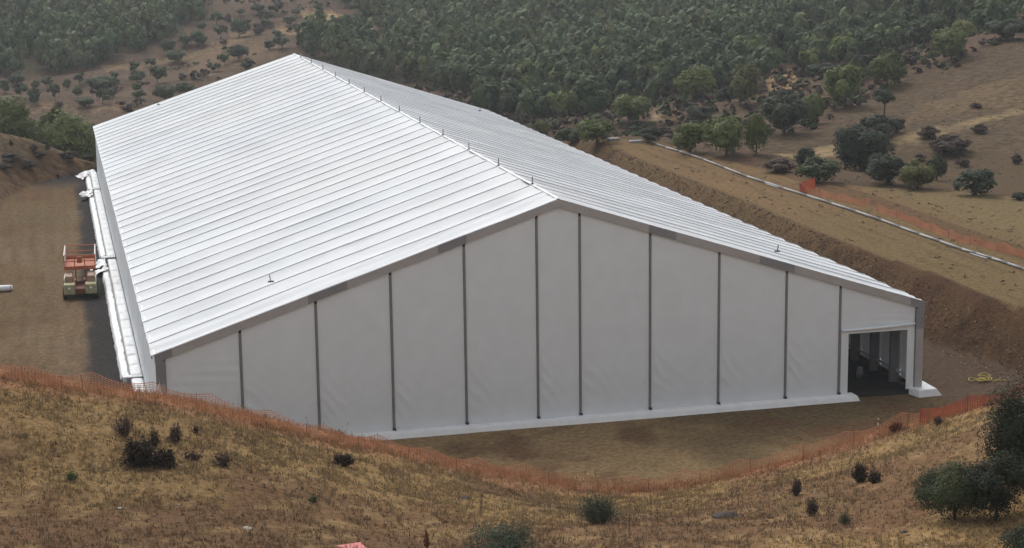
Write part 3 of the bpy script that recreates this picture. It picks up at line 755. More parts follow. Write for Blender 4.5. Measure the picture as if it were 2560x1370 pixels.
def tree(name, x, y, wd, ht, kind, lod, label, cat='tree', group=None, stem=.12, trunk=True):
    NTREE[0] += 1; v_ = NTREE[0] % 3; pr = proto(kind, lod)[v_]
    z = zat(x, y); t = thing(name, label, cat, (x, y, z-.05), random.uniform(0, 6.28), group)
    c = link('crown' if trunk else 'foliage', pr[0], t, (0, 0, ht*stem)); c.scale = (wd/2, wd/2*random.uniform(.9, 1.1), ht*(1-stem)/2)
    if trunk:
        k = link('trunk', pr[1], t); k.scale = (wd*.42, wd*.42, ht*.72)
    return t
def by_px(U, V, wpx, hpx, dmin=120):
    """base of a tree whose crown centre shows at U,V with the given size"""
    p = hit(U, V+hpx*.5, dmin); wpx *= 1.1; D = math.hypot(p[0]-CAM[0], p[1]-CAM[1]); D3 = np.linalg.norm(p-CAM)
    return p[0], p[1], wpx*D3/FPX*1.06, hpx*D3/FPX*1.08

RIGHT = [
 (1741,203,89,94,'pine','m','rounded light green pine left of the yellowish one on the middle slope'),
 (1864,207,74,106,'yellow','m','yellow green pine halfway up the right slope, left of the straw patch'),
 (1824,235,54,46,'oak','m','dark bush between two pale pines on the right slope'),
 (2012,145,54,60,'yellow','m','yellow green pine just left of the topmost pair in the scrub'),
 (2080,108,60,48,'yellow','m','palest yellow green tree high in the scrub, above a dark oval bush'),
 (2100,138,64,34,'oak','m','dark oval bush directly under the palest yellow green tree'),
 (2056,175,74,36,'oak','m','low wide dark bush between two round pines on the slope'),
 (2111,212,94,121,'pine','m','large round pine at the middle of the right slope'),
 (2153,166,54,66,'oak','m','dark tree squeezed between two large round pines'),
 (2217,167,82,104,'pine','m','large round pine right of the dark squeezed tree'),
 (2221,98,80,50,'mid','m','broad green tree above the large round pines'),
 (2379,105,88,90,'pine','m','big round pine alone at the top edge of the bare field'),
 (2516,74,96,54,'oak','m','dark spreading oak at the top right corner above the bare field'),
 (2409,72,60,46,'yellow','m','yellow green tree behind the big pine at the field edge'),
 (2035,268,54,84,'pine','m','narrow pine beside the dark double oak on the right slope'),
 (1959,284,109,104,'oak','m','big dark oak in the middle of the right slope'),
 (1965,240,52,36,'oak','m','small dark crown rising behind the big dark oak'),
 (1816,335,104,113,'pine','m','bright green round pine behind the far end of the terrace'),
 (1891,330,58,112,'pine','m','green pine touching the bright round pine on its right'),
 (1726,340,84,87,'pine','m','green pine left of the bright round pine'),
 (1748,284,74,42,'oak','m','dark bushy tree above the far end of the pipe'),
 (1702,352,50,40,'mid','m','small green tree at the far end of the pipe'),
 (2017,397,54,55,'oak','m','upright dark bush beside the pale path'),
 (2045,421,110,66,'mid','m','dark green bush right behind the red net panel'),
 (2153,370,138,120,'oak','n','largest dark oak standing beside the pale path'),
 (2190,318,96,56,'oak','m','upper dark crown behind the largest oak'),
 (2240,314,44,40,'oak','m','dark right lobe behind the largest oak'),
 (2112,340,48,40,'oak','m','dark left crown beside the largest oak'),
 (2220,425,111,74,'oak','m','dark bush behind the field edge below the largest oak'),
 (2295,434,90,78,'yellow','m','olive bush in the middle of the row behind the field edge'),
 (2341,418,53,67,'oak','m','small dark upright bush right of the olive bush'),
 (2436,456,104,64,'oak','m','low dark bush at the right end of the row behind the field'),
 (2548,490,38,20,'oak','m','tiny dark bush at the right picture edge behind the field'),
 (1125,190,46,62,'yellow','m','yellowish poplar like tree showing just above the tent roof'),
 (1354,318,38,44,'yellow','m','small yellow green tree beside the far tent roof edge'),
 (1493,326,95,72,'pine','m','wide green bush before the far terrace end'),
 (1430,336,62,42,'mid','m','green bush touching the far roof edge'),
 (1572,269,93,82,'pine','m','broad round pine left of the rocky slope'),
 (1492,188,52,64,'yellow','m','tall yellow green tree in the valley floor'),
 (1320,215,54,60,'pine','m','light green tree in the valley left of the tall yellow green one'),
 (1622,338,62,38,'oak','m','dark low bush behind the far terrace corner'),
 (1268,182,60,60,'pine','m','round tree at the valley floor above the tent roof'),
]
for U, V, wp, hp, kd, lod, lab in RIGHT:
    x, y, wd, ht = by_px(U, V, wp, hp)
    tree('oak_tree' if kd == 'oak' else ('pine_tree' if kd in ('pine', 'yellow') else 'leafy_tree'), x, y, wd, ht, kd, lod, lab, 'bush' if 'bush' in lab else 'tree', 'trees and bushes on the right hand slope', stem=.05)
for U, V, wp, hp, lab in [(2375,362,92,56,'wide brown dry shrub on the right field above the bush row'),(2325,330,52,30,'small brown shrub by the pale track'),(2448,322,36,24,'tiny brown shrub above the pale track'),
        (2408,405,34,26,'round brown shrub low on the right field'),(2540,398,26,26,'brown shrub near the right picture edge'),(1950,412,72,34,'brown shrubs at the near end of the pale path'),
        (2440,262,28,16,'lone brown tuft high on the bare field'),(2300,395,30,20,'brown tuft above the olive bush')]:
    x, y, wd, ht = by_px(U, V, wp, hp)
    tree('dry_shrub', x, y, wd, ht, 'brown', 'm', lab, 'shrub', 'dry shrubs on the right field', stem=0, trunk=False)
# lone dead looking tree on the field
x, y, wd, ht = by_px(2210, 258, 52, 72)
tree('oak_tree', x, y, wd, ht, 'oak', 'm', 'lone dark tree with a bare trunk at the foot of the bare field', 'tree', None, stem=.42)
LEFTT = [(420,116,37,37,'m'),(460,100,32,28,'o'),(497,95,38,32,'o'),(438,140,42,28,'o'),(378,156,26,24,'m'),(338,166,26,22,'o'),(393,185,36,42,'m'),(344,192,32,28,'o'),(287,190,20,24,'m'),
 (259,210,68,40,'o'),(257,240,28,36,'o'),(279,232,20,20,'o'),(212,255,38,22,'o'),(351,235,32,22,'o'),(343,218,26,22,'m'),(198,196,25,28,'m'),(193,230,22,30,'m'),(170,210,19,28,'m'),(138,228,22,42,'m'),
 (118,205,28,28,'m'),(92,210,20,24,'m'),(85,238,30,38,'o'),(52,225,27,34,'m'),(44,198,34,26,'o'),(552,78,28,32,'m'),(598,70,42,40,'o'),(616,58,24,22,'m'),(535,168,26,24,'m'),(510,180,22,18,'b'),
 (597,130,42,38,'m'),(562,146,22,28,'m'),(563,122,14,14,'o'),(620,160,30,26,'o'),(487,187,26,20,'b'),(541,44,30,28,'o'),(645,22,32,24,'m'),(688,22,26,24,'m'),(664,42,36,30,'m'),(662,56,24,24,'m'),
 (645,72,26,24,'b'),(692,84,24,18,'o'),(675,112,24,20,'o'),(706,105,36,28,'m'),(776,112,34,22,'o'),(769,75,26,24,'m'),(725,52,30,26,'m'),(810,66,20,14,'o'),(833,92,44,18,'m'),(322,268,28,18,'b'),
 (413,235,46,42,'m'),(463,222,40,34,'m'),(570,45,22,18,'b'),(600,30,20,18,'m'),(505,65,24,20,'m'),(455,190,18,14,'b'),(560,105,16,12,'b'),(10,215,28,30,'o'),(-25,225,30,34,'m'),(150,262,18,12,'b'),(870,120,30,20,'m'),(905,112,24,20,'m'),(740,30,22,20,'m')]
for U, V, wp, hp, kd in LEFTT:
    x, y, wd, ht = by_px(U, V, wp*1.15, hp*1.15, 300)
    k = {'m': 'mid', 'o': 'far', 'b': 'brown'}[kd]
    if kd == 'b': tree('dry_shrub', x, y, wd, ht, k, 'f', 'small brown shrub scattered on the bare slope at upper left', 'shrub', 'brown shrubs on the bare slope at upper left', stem=0, trunk=False)
    else: tree('oak_tree' if kd == 'o' else 'pine_tree', x, y, wd, ht, k, 'm' if wp > 30 else 'f', 'small round dark oak scattered on the bare slope at upper left' if kd == 'o' else 'small round green pine scattered on the bare slope at upper left', 'tree', 'scattered trees on the bare slope at upper left', stem=.1 if kd == 'o' else .22)
# big pines behind the left mound
for U, wp, hp, D, ztop, lab in [(8,125,140,276,235,'dark pine at the left picture edge behind the mound'),(140,125,135,282,262,'broad dark pine behind the mound, left of the tent corner'),
                        (206,95,120,290,285,'dark pine partly hidden by the tent corner'),(62,50,90,300,290,'smaller pine in the gap between two broad dark pines')]:
    pt = at(U, ztop, D); zb = zat(pt[0], pt[1]); ht = (pt[2]-zb)*1.0
    tree('pine_tree', pt[0], pt[1], wp*D/FPX*1.3, ht*1.06, 'pine' if 'smaller' not in lab else 'mid', 'n', lab, 'tree', None, stem=.03)
# shrubs on the left mound
for U, V, wp, hp, lab in [(172,392,42,22,'dark round shrub on the mound near the tent corner'),(30,396,60,24,'wide dark shrub on the left mound'),(70,412,46,20,'low dark shrub in the middle of the mound'),
        (100,385,30,16,'small shrub near the crest of the mound'),(84,372,22,18,'shrub at the crest of the mound'),(222,398,24,20,'shrub on the mound beside the tent corner'),(12,418,40,18,'shrub low on the mound at the left edge'),
        (120,372,14,26,'thin dark shrub on the skyline of the mound'),(28,358,12,20,'tiny upright shrub on the mound crest, leftmost'),(145,438,14,10,'lowest small tuft by the road end')]:
    x, y, wd, ht = by_px(U, V, wp, hp, 200)
    tree('dry_shrub', x, y, wd, ht, 'brown', 'f' if wp < 25 else 'm', lab, 'shrub', 'dry shrubs on the left mound', stem=0, trunk=False)

# ------------------------------------------------------------------ forest
FP1 = [(-500,-600),(640,-600),(545,-30),(520,0),(500,50),(440,72),(400,115),(270,152),(190,185),(60,195),(-60,195),(-500,195)]
FP2 = [(800,-600),(790,-20),(900,40),(985,100),(1000,135),(910,100),(790,90),(740,130),(900,200),(1060,215),(1170,245),(1320,262),(1480,275),(1560,235),(1700,215),(1830,185),(1900,150),(1960,112),(2060,75),(2200,48),(2330,20),(2480,30),(2700,20),(3200,0),(3200,-600)]
g = np.random.default_rng(5)
NC = 90000
sx = g.uniform(-420, 620, NC); sy = g.uniform(210, 1000, NC)
sz_ = height(sx, sy)
U_, V_, Z_ = project(np.stack([sx, sy, sz_], 1))
ok = (U_ > -260) & (U_ < 2820) & (V_ > -190) & (V_ < 330) & (np.hypot(sx-CAM[0], sy-CAM[1]) > 330)
inf = inpoly(U_, V_, FP1) | inpoly(U_, V_, FP2)
dens = np.clip(.95+fbm(sx*.02, sy*.02, 3, 15)*1.0, .4, 1.)
keep = ok & inf & (g.random(NC) < dens)
# fringe of scattered small trees outside of the woods
fr = ok & ~inf & (U_ > 1200) & (V_ < 330) & (g.random(NC) < .26) & ~inpoly(U_, V_, [(2900,60),(2560,100),(2440,125),(2400,170),(2290,195),(2200,230),(2150,265),(1960,360),(1890,400),(2000,470),(2560,520),(2900,540)])
keep |= fr
fx_, fy_, fz_ = sx[keep], sy[keep], sz_[keep]
# thin by a grid so that crowns stand about 4.3 m apart
cell = {}; sel = []
for i in range(len(fx_)):
    kx, ky = int(fx_[i]//4.2), int(fy_[i]//4.2)
    if (kx, ky) in cell: continue
    cell[(kx, ky)] = 1; sel.append(i)
fx_, fy_, fz_ = fx_[sel], fy_[sel], fz_[sel]
fU, fV, fZ = project(np.stack([fx_, fy_, fz_+3], 1))
vis = (fU > 0) & (fU < 2560) & (fV > 0) & (fV < 300)
def roof_hidden(U, V):   # behind the tent from here
    return poly_dist(U, V, [(232,320),(737,135),(1220,280),(1500,360),(1500,900),(300,900)]) < 0
vis &= ~roof_hidden(fU, fV)
order = np.argsort(np.where(vis, fZ, 1e9))
near = order[:290]
FR = [(m_, ) for m_ in proto('far', 'f')]
fam = ['far', 'mid', 'pine']
for j, i in enumerate(near):
    kd = 'far' if (j % 5) else ('mid' if j % 2 else 'pine')
    wd = random.uniform(4.6, 7.2); ht = wd*random.uniform(1.0, 1.45)
    v_ = j % 3; pr = proto(kd, 'f')[v_]
    t = thing('pine_tree', 'green pine in the nearest ranks of the wooded valley slope beyond the tent', 'tree', (fx_[i], fy_[i], fz_[i]-.1), random.uniform(0, 6.28), 'nearest trees of the valley woods')
    c = link('crown', pr[0], t, (0, 0, ht*.1)); c.scale = (wd/2, wd/2, ht*.45)
    k = link('trunk', pr[1], t); k.scale = (wd*.35, wd*.35, ht*.7)
rest = order[290:]
# one merged mesh for the rest of the woods
bases = []
for v_ in range(6):
    Vb, Fb, Cb = leaf_mesh('b', 125, 1, 1, 1, .40, FARG, clumps=7, base=0, seed=900+v_); bases.append((Vb, Cb))
VV = []; CC = []
for v_ in range(6):
    ids = rest[v_::6]; m_ = len(ids); Vb, Cb = bases[v_]
    wd = g.uniform(4.2, 7.4, m_)/2; ht = wd*g.uniform(1.1, 1.5, m_); a = g.uniform(0, 6.28, m_)
    ca, sa = np.cos(a)[:, None], np.sin(a)[:, None]
    Xq = (Vb[:, 0]*ca-Vb[:, 1]*sa)*wd[:, None]+fx_[ids][:, None]; Yq = (Vb[:, 0]*sa+Vb[:, 1]*ca)*wd[:, None]+fy_[ids][:, None]
    Zq = Vb[:, 2]*ht[:, None]+fz_[ids][:, None]+.3
    VV.append(np.stack([Xq, Yq, Zq], -1).reshape(-1, 3))
    tone = g.uniform(.72, 1.32, m_)[:, None, None]*np.stack([g.uniform(.88, 1.2, m_), np.ones(m_), g.uniform(.85, 1.1, m_)], 1)[:, None]
    CC.append((Cb[None]*tone).reshape(-1, 3))
VV = np.concatenate(VV); CC = np.concatenate(CC)
o = link('forest', mesh_np('forest', VV, np.arange(len(VV)).reshape(-1, 4), M_LEAF, False, CC)); tag(o, 'dense mixed woods covering the far valley slopes', 'forest', None, 'stuff')
print('FOREST', len(rest))
# pale trunks glimpsed inside the woods belong to the forest floor scrub
NS = 60000
hx = g.uniform(-260, 420, NS); hy = g.uniform(130, 640, NS); 
hd = np.hypot(hx-CAM[0], hy-CAM[1])
hz = height(hx, hy); U_, V_, Z_ = project(np.stack([hx, hy, hz], 1))
fieldp = [(2900,60),(2560,100),(2440,125),(2400,170),(2290,195),(2200,230),(2150,265),(1960,360),(1890,400),(1700,350),(1480,345),(1480,365),(2000,760),(2900,900)]
okk = (hd > 250) & (U_ > -200) & (U_ < 2760) & (V_ > -60) & (V_ < 420) & ~inpoly(U_, V_, fieldp) & (poly_dist(hx, hy, PADN) > 3)
okk &= (fbm(hx*.06, hy*.06, 3, 17)+g.uniform(-.3, .3, NS) > np.where(U_ < 1000, .55, -.3))
hx, hy, hz = hx[okk][:15000], hy[okk][:15000], hz[okk][:15000]
def tuftbase(n, seed, cols, size=.5):
    return leaf_mesh('t', n, 1, 1, .6, size, cols, clumps=5, base=0, seed=seed)
def scatter(bases, x, y, z, r0, r1, hscale, tints):
    VV = []; CC = []
    for v_, (Vb, Fb, Cb) in enumerate(bases):
        sl_ = slice(v_, None, len(bases)); m_ = len(x[sl_]); wd = g.uniform(r0, r1, m_); a = g.uniform(0, 6.28, m_); ca, sa = np.cos(a)[:, None], np.sin(a)[:, None]
        Xq = (Vb[:, 0]*ca-Vb[:, 1]*sa)*wd[:, None]+x[sl_][:, None]; Yq = (Vb[:, 0]*sa+Vb[:, 1]*ca)*wd[:, None]+y[sl_][:, None]
        Zq = Vb[:, 2]*(wd*hscale)[:, None]+z[sl_][:, None]-.05
        VV.append(np.stack([Xq, Yq, Zq], -1).reshape(-1, 3)); CC.append((Cb[None]*g.uniform(*tints, m_)[:, None, None]).reshape(-1, 3))
    return np.concatenate(VV), np.concatenate(CC)
HE = ((.062, .046, .036), (.105, .074, .056))
VV, CC = scatter([tuftbase(16, 50+k, HE if k % 3 else MID, .75) for k in range(6)], hx, hy, hz, .5, 1.6, .8, (.6, 1.3))
tag(link('heath_scrub', mesh_np('heath_scrub', VV, np.arange(len(VV)).reshape(-1, 4), M_BARE, False, CC)), 'brownish heath scrub between the trees on the hills', 'scrub', None, 'stuff')

NT = 60000
tx = g.uniform(-75, 330, NT); ty = g.uniform(-5, 330, NT); td = np.hypot(tx-CAM[0], ty-CAM[1]); tz = height(tx, ty); U_, V_, Z_ = project(np.stack([tx, ty, tz], 1))
onfield = inpoly(U_, V_, [(2900,60),(2560,100),(2440,125),(2400,170),(2290,195),(2200,230),(2150,265),(1960,360),(1890,400),(1700,360),(1480,345),(1500,365),(2036,576),(2400,696),(2900,860)])
okt = (U_ > -100) & (U_ < 2700) & (V_ > 0) & ((onfield & (tx > 38)) | ((tx < -25) & (td < 290) & (ty > 60))) & (poly_dist(tx, ty, PADN) > 1) & (fbm(tx*.12, ty*.12, 3, 27)+g.uniform(-.35, .35, NT) > .02)
tx, ty, tz = tx[okt][:9000], ty[okt][:9000], tz[okt][:9000]
STR = ((.13, .095, .055), (.21, .16, .09))
VV, CC = scatter([tuftbase(12, 150+k, STR, .6) for k in range(6)], tx, ty, tz, .12, .38, .55, (.6, 1.15))
tag(link('straw_tufts', mesh_np('straw_tufts', VV, np.arange(len(VV)).reshape(-1, 4), M_BARE, False, CC)), 'dry straw tufts over the right field and the left mound', 'grass', None, 'stuff')
# ------------------------------------------------------------------ foreground grass
NG = 340000
ax = g.uniform(-90, 66, NG); ay = g.uniform(-62, 4, NG); ad = np.hypot(ax-CAM[0], ay-CAM[1])
az = height(ax, ay); U_, V_, Z_ = project(np.stack([ax, ay, az], 1))
pdg = poly_dist(ax, ay, PADN)
m1 = fbm(ax*.06, ay*.06, 4, 31); m2 = fbm(ax*.25, ay*.25, 4, 41); m4 = fbm(ax*.7, ay*.7, 3, 47)
rd = sstep(.0, .35, m2*.5+m1*.9+sstep(-24, -44, ax)*.26+sstep(-30, -46, ay)*.30+.10)
okg = (pdg > .4) & (U_ > -450) & (U_ < 3400) & (V_ < 1480) & (g.random(NG) < (1-.55*rd)*np.clip(.6+m4*1.2, .12, 1))
pq = pdg-netoff(ax)
hh0 = 1+1.0*np.exp(-(pq/1.5)**2)
hh0 = hh0[okg]; cr0 = np.exp(-(pq/2.4)**2)[okg]
ax, ay, az, m1, m2, rd = ax[okg], ay[okg], az[okg], m1[okg], m2[okg], rd[okg]; NGk = len(ax)
B = 5
bx = np.repeat(ax, B)+g.normal(0, .07, NGk*B); by = np.repeat(ay, B)+g.normal(0, .07, NGk*B); bz = np.repeat(az, B)-.02
hh = g.uniform(.08, .27, NGk*B)*np.repeat(g.uniform(.6, 1.25, NGk)*hh0, B); an = g.uniform(0, 6.28, NGk*B); ww = g.uniform(.012, .03, NGk*B)
lnx = g.normal(0, .45, NGk*B)*hh; lny = g.normal(0, .45, NGk*B)*hh
V1 = np.stack([bx-np.cos(an)*ww, by-np.sin(an)*ww, bz], 1); V2 = np.stack([bx+np.cos(an)*ww, by+np.sin(an)*ww, bz], 1); V3_ = np.stack([bx+lnx, by+lny, bz+hh], 1)
VG = np.stack([V1, V2, V3_], 1).reshape(-1, 3)
cg = np.tile(np.array([.225, .165, .088]), (NGk, 1)); cg = mixc(cg, (.16, .14, .075), sstep(-.05, .35, m1)*.8); cg = mixc(cg, (.30, .235, .135), (g.random(NGk) < .25)*.7); cg = mixc(cg, (.14, .085, .055), rd*.65); cg = mixc(cg, (.13, .09, .055), (g.random(NGk) < .2)*.8)
cg = mixc(cg, (.33, .18, .095), cr0*.75); cg = cg*(1+.22*sstep(-30, 0, ax))[:, None]; cg = cg*np.array([1.08, 1.05, 1.0]); NGs = NGk; CG = np.repeat(cg*g.uniform(.7, 1.2, (NGk, 1)), B*3, 0)
st = np.unique(g.integers(0, NGk, 3200)); k_ = len(st); hs_ = g.uniform(.25, .7, k_); aa = g.uniform(0, 6.28, k_); wv = .014
sx0, sy0, sz0 = ax[st], ay[st], az[st]; lx0 = g.normal(0, .12, k_)*hs_
VS = np.stack([np.stack([sx0-wv, sy0, sz0], 1), np.stack([sx0+wv, sy0, sz0], 1), np.stack([sx0+lx0, sy0, sz0+hs_], 1),
               np.stack([sx0+lx0-.03, sy0, sz0+hs_*.9], 1), np.stack([sx0+lx0+.03, sy0, sz0+hs_*.9], 1), np.stack([sx0+lx0, sy0, sz0+hs_*1.1], 1)], 1).reshape(-1, 3)
VG = np.concatenate([VG, VS]); CG = np.concatenate([CG, np.repeat(np.where(g.random((k_, 1)) < .5, np.array([[.08, .045, .03]]), np.array([[.3, .23, .13]])), 6, 0)])
tag(link('dry_grass', mesh_np('dry_grass', VG, np.arange(len(VG)).reshape(-1, 3), M_GRASS, False, CG)), 'sparse dry grass covering the near hillside', 'grass', None, 'stuff')
print('GRASS', NGk)
# clods and stones on the near slope, one loose mass
ns = 4200
qx = g.uniform(-72, 38, ns); qy = g.uniform(-60, 0, ns); okq = poly_dist(qx, qy, PADN) > .5; qx, qy = qx[okq], qy[okq]
qx = np.concatenate([qx, g.uniform(34, 37.6, 5000)]); qy = np.concatenate([qy, g.uniform(2, 110, 5000)]); qz = height(qx, qy)
ico = np.array([(1,0,0),(-1,0,0),(0,1,0),(0,-1,0),(0,0,1),(0,0,-1)], float); ifc = np.array([(0,2,4),(2,1,4),(1,3,4),(3,0,4),(2,0,5),(1,2,5),(3,1,5),(0,3,5)])
sc = g.uniform(.03, .10, (len(qx), 1, 1))*g.uniform(.6, 1.4, (len(qx), 6, 1))*np.array([1, 1, .7])
Vc = (ico[None]*sc+np.stack([qx, qy, qz], 1)[:, None]); Fc = (ifc[None]+np.arange(len(qx))[:, None, None]*6).reshape(-1, 3)
cc_ = np.where(g.random((len(qx), 1)) < .12, np.array([[.34, .3, .26]]), np.array([[.10, .055, .035]])); 
tag(link('soil_clods', mesh_np('soil_clods', Vc.reshape(-1, 3), Fc, M_GRASS, False, np.repeat(cc_, 6, 0))), 'reddish clods and small stones strewn over the near hillside and the cut bank', 'soil', None, 'stuff')

# ------------------------------------------------------------------ foreground plants, one by one
def twig_shrub(label, U, V, wpx, hpx, cols, n=150, leaf=.09, nl=500, cat='shrub', name='dry_shrub', spread=1., dmin=55, group=None, leafcol=None, seed=1):
    p = hit(U, V+hpx*.5, dmin); D3 = np.linalg.norm(p-CAM); wd = wpx*D3/FPX/2; ht = hpx*D3/FPX*1.05
    t = thing(name, label, cat, (p[0], p[1], p[2]-.04), 0, group); gg = np.random.default_rng(seed)
    Vs = []; Fs = []; Cs = []; tips = []
    for k in range(n):
        a = gg.uniform(0, 6.28); rr = math.sqrt(gg.uniform(0, 1))*spread*(.86+.22*math.sin(2*a+seed)+.16*math.sin(5*a+seed*2)); tx, ty = math.cos(a)*rr*wd, math.sin(a)*rr*wd; tz = ht*gg.uniform(.45, 1.)*(1-.45*rr**2)*(.88+.14*math.sin(a*2+seed))
        b0 = np.array([tx*.12, ty*.12, -.03]); b1 = np.array([tx*.55, ty*.55, tz*.5]); b2 = np.array([tx, ty, tz]); tips.append((b1, b2))
        c = np.array(cols[0])+(np.array(cols[1])-np.array(cols[0]))*gg.random()
        q = gg.uniform(0, 6.28); o_ = np.array([math.cos(q), math.sin(q), 0])*.016
        for (s0, s1, w0, w1) in ((b0, b1, 1., .7), (b1, b2, .7, .3)):
            i0 = len(Vs); Vs += [s0-o_*w0, s0+o_*w0, s1+o_*w1, s1-o_*w1]; Fs.append((i0, i0+1, i0+2, i0+3)); Cs += [c]*4
    link('stems', mesh_np('stems', np.array(Vs), np.array(Fs), M_BARE, False, np.array(Cs)), t)
    if nl:
        lc = leafcol or cols; idx = gg.integers(0, n, nl); f_ = gg.uniform(.0, 1.05, (nl, 1))
        A_ = np.array([tips[i][0] for i in idx]); B_ = np.array([tips[i][1] for i in idx]); P = A_+(B_-A_)*f_+gg.normal(0, .05, (nl, 3))
        tt = gg.normal(size=(nl, 3)); tt /= np.linalg.norm(tt, axis=1)[:, None]; bb = np.cross(tt, gg.normal(size=(nl, 3))); bb /= np.linalg.norm(bb, axis=1)[:, None]
        s = leaf*gg.uniform(.5, 1.3, (nl, 1)); Vq = np.stack([P+tt*s, P+bb*s*.5, P-tt*s, P-bb*s*.5], 1).reshape(-1, 3)
        kq = gg.random((nl, 1)); Cq = np.repeat(np.array(lc[0])*(1-kq)+np.array(lc[1])*kq, 4, 0)
        link('foliage', mesh_np('foliage', Vq, np.arange(4*nl).reshape(-1, 4), M_BARE, False, Cq), t)
    return t
DK = ((.034, .026, .020), (.068, .050, .036)); DK2 = ((.06, .042, .036), (.09, .065, .055)); GG = ((.06, .075, .045), (.115, .13, .085))
twig_shrub('largest dark spiky shrub on the left of the near slope', 350, 1128, 84, 92, DK, 320, .08, 3400, seed=2)
twig_shrub('dark shrub touching the right side of the largest spiky shrub', 408, 1142, 66, 58, DK, 240, .08, 2000, seed=3)
twig_shrub('upright sparse dark stems leaning over the largest spiky shrub', 388, 1090, 34, 62, DK, 90, .06, 320, seed=33)
twig_shrub('thin brown shrub above the largest spiky shrub, its left neighbour', 312, 1060, 62, 66, DK2, 150, .06, 420, seed=4)
twig_shrub('thin brown shrub above the largest spiky shrub, its right neighbour', 440, 1075, 48, 70, DK2, 120, .06, 400, seed=5)
twig_shrub('small brown tuft right of the tall thin shrubs', 490, 1070, 22, 32, DK2, 60, .05, 120, seed=6)
twig_shrub('low brown shrub between the spiky shrub and the wispy one', 480, 1136, 58, 32, DK2, 110, .06, 300, seed=7)
twig_shrub('wispy brown shrub right of the low brown one', 560, 1142, 70, 52, DK2, 130, .06, 300, seed=8)
twig_shrub('compact dark round shrub alone in the middle left grass', 860, 1146, 56, 38, DK, 200, .07, 1500, seed=9)
twig_shrub('dark forked shrub on the right part of the near slope', 2150, 1176, 44, 66, DK, 180, .06, 1100, seed=10, spread=.9)
twig_shrub('low dark right half of the forked shrub', 2186, 1188, 44, 44, DK, 140, .06, 800, seed=11)
twig_shrub('thin dark shrub below left of the forked shrub', 1990, 1212, 40, 56, DK2, 110, .06, 400, seed=12)
twig_shrub('straggly brown shrub leaning right under the thin one', 2030, 1262, 46, 56, DK2, 120, .06, 360, seed=13)
twig_shrub('rusty red shrub by the striped stake', 2240, 1066, 44, 34, ((.10,.035,.02),(.16,.05,.03)), 120, .07, 700, seed=14)
twig_shrub('grey green broom bush near the centre of the slope', 1497, 1262, 104, 100, GG, 420, .05, 3800, seed=15, name='broom_bush', cat='bush', leafcol=((.075,.085,.055),(.14,.145,.095)))
twig_shrub('tiny fresh green tuft on the lower left slope', 180, 1186, 34, 34, ((.05,.085,.03),(.08,.12,.045)), 90, .05, 200, seed=16, name='green_tuft', cat='plant')
twig_shrub('pale green tuft low on the right of the slope', 2112, 1290, 44, 46, ((.07,.09,.05),(.11,.13,.075)), 110, .05, 260, seed=17, name='green_tuft', cat='plant')
twig_shrub('faint green tuft in the lower middle left', 784, 1242, 34, 32, ((.06,.085,.04),(.10,.12,.06)), 90, .05, 200, seed=18, name='green_tuft', cat='plant')
twig_shrub('brown dry shrub near the right end of the orange net', 2345, 1048, 40, 30, DK2, 90, .06, 260, seed=19)
twig_shrub('tall rusty dock stalk at the lower middle', 1068, 1345, 18, 60, ((.13,.04,.022),(.17,.06,.03)), 26, .05, 260, seed=20, name='dry_stalk', cat='plant', spread=.6)
STK = [(1203,1250,34,'thistle stalk with dark head in the middle of the slope'),(1118,1310,18,'short stalk left of a pair at lower middle'),(1108,1312,16,'shortest stalk at lower middle'),(1490,1192,30,'dry stalk rising behind the broom bush'),(1466,1190,26,'thin stalk left above the broom bush'),
       (1552,1216,40,'thin rusty stalk right of the broom bush top'),(1572,1312,50,'dry stalk right below the broom bush'),(1644,1296,46,'dry stalk with dark seed heads, right of the broom bush'),(1722,1280,40,'dry stalk in the right middle grass'),(1830,1250,38,'reddish stalk pair, left one'),(1846,1252,34,'reddish stalk pair, right one'),
       (1078,1166,40,'thin stake like stalk on the net line at centre'),(645,1008,30,'dark thin stalk against the white wall'),(783,1042,26,'thin stalk against the white wall near the seam'),(1860,1300,30,'stalk low in the right grass'),(1545,1302,36,'stalk just right of the broom bush foot')]
for i, (U, V, hp, lab) in enumerate(STK):
    p = hit(U, V+hp*.5, 55); D3 = np.linalg.norm(p-CAM); ht = hp*D3/FPX
    t = thing('dry_stalk', lab, 'plant', (p[0], p[1], p[2]), 0, 'dry stalks in the grass'); gg = random.Random(i)
    lx_ = gg.uniform(-.1, .1)
    MB().tube([(0, 0, -.05), (lx_*.4, 0, ht*.5), (lx_, 0, ht)], [.016, .013, .009], 5).build('stem', M_RUST if i % 3 else M_STEEL, t)
    for k in range(3):
        z = ht*(1-.16*k); dx_ = gg.uniform(-.12, .12)*(k > 0)
        MB().tube([(lx_+dx_, 0, z-.03), (lx_+dx_, 0, z+.02), (lx_+dx_, 0, z+.06)], [.015, .045, .02], 6).build('seed_head', M_RUST if i % 3 else M_STEEL, t)
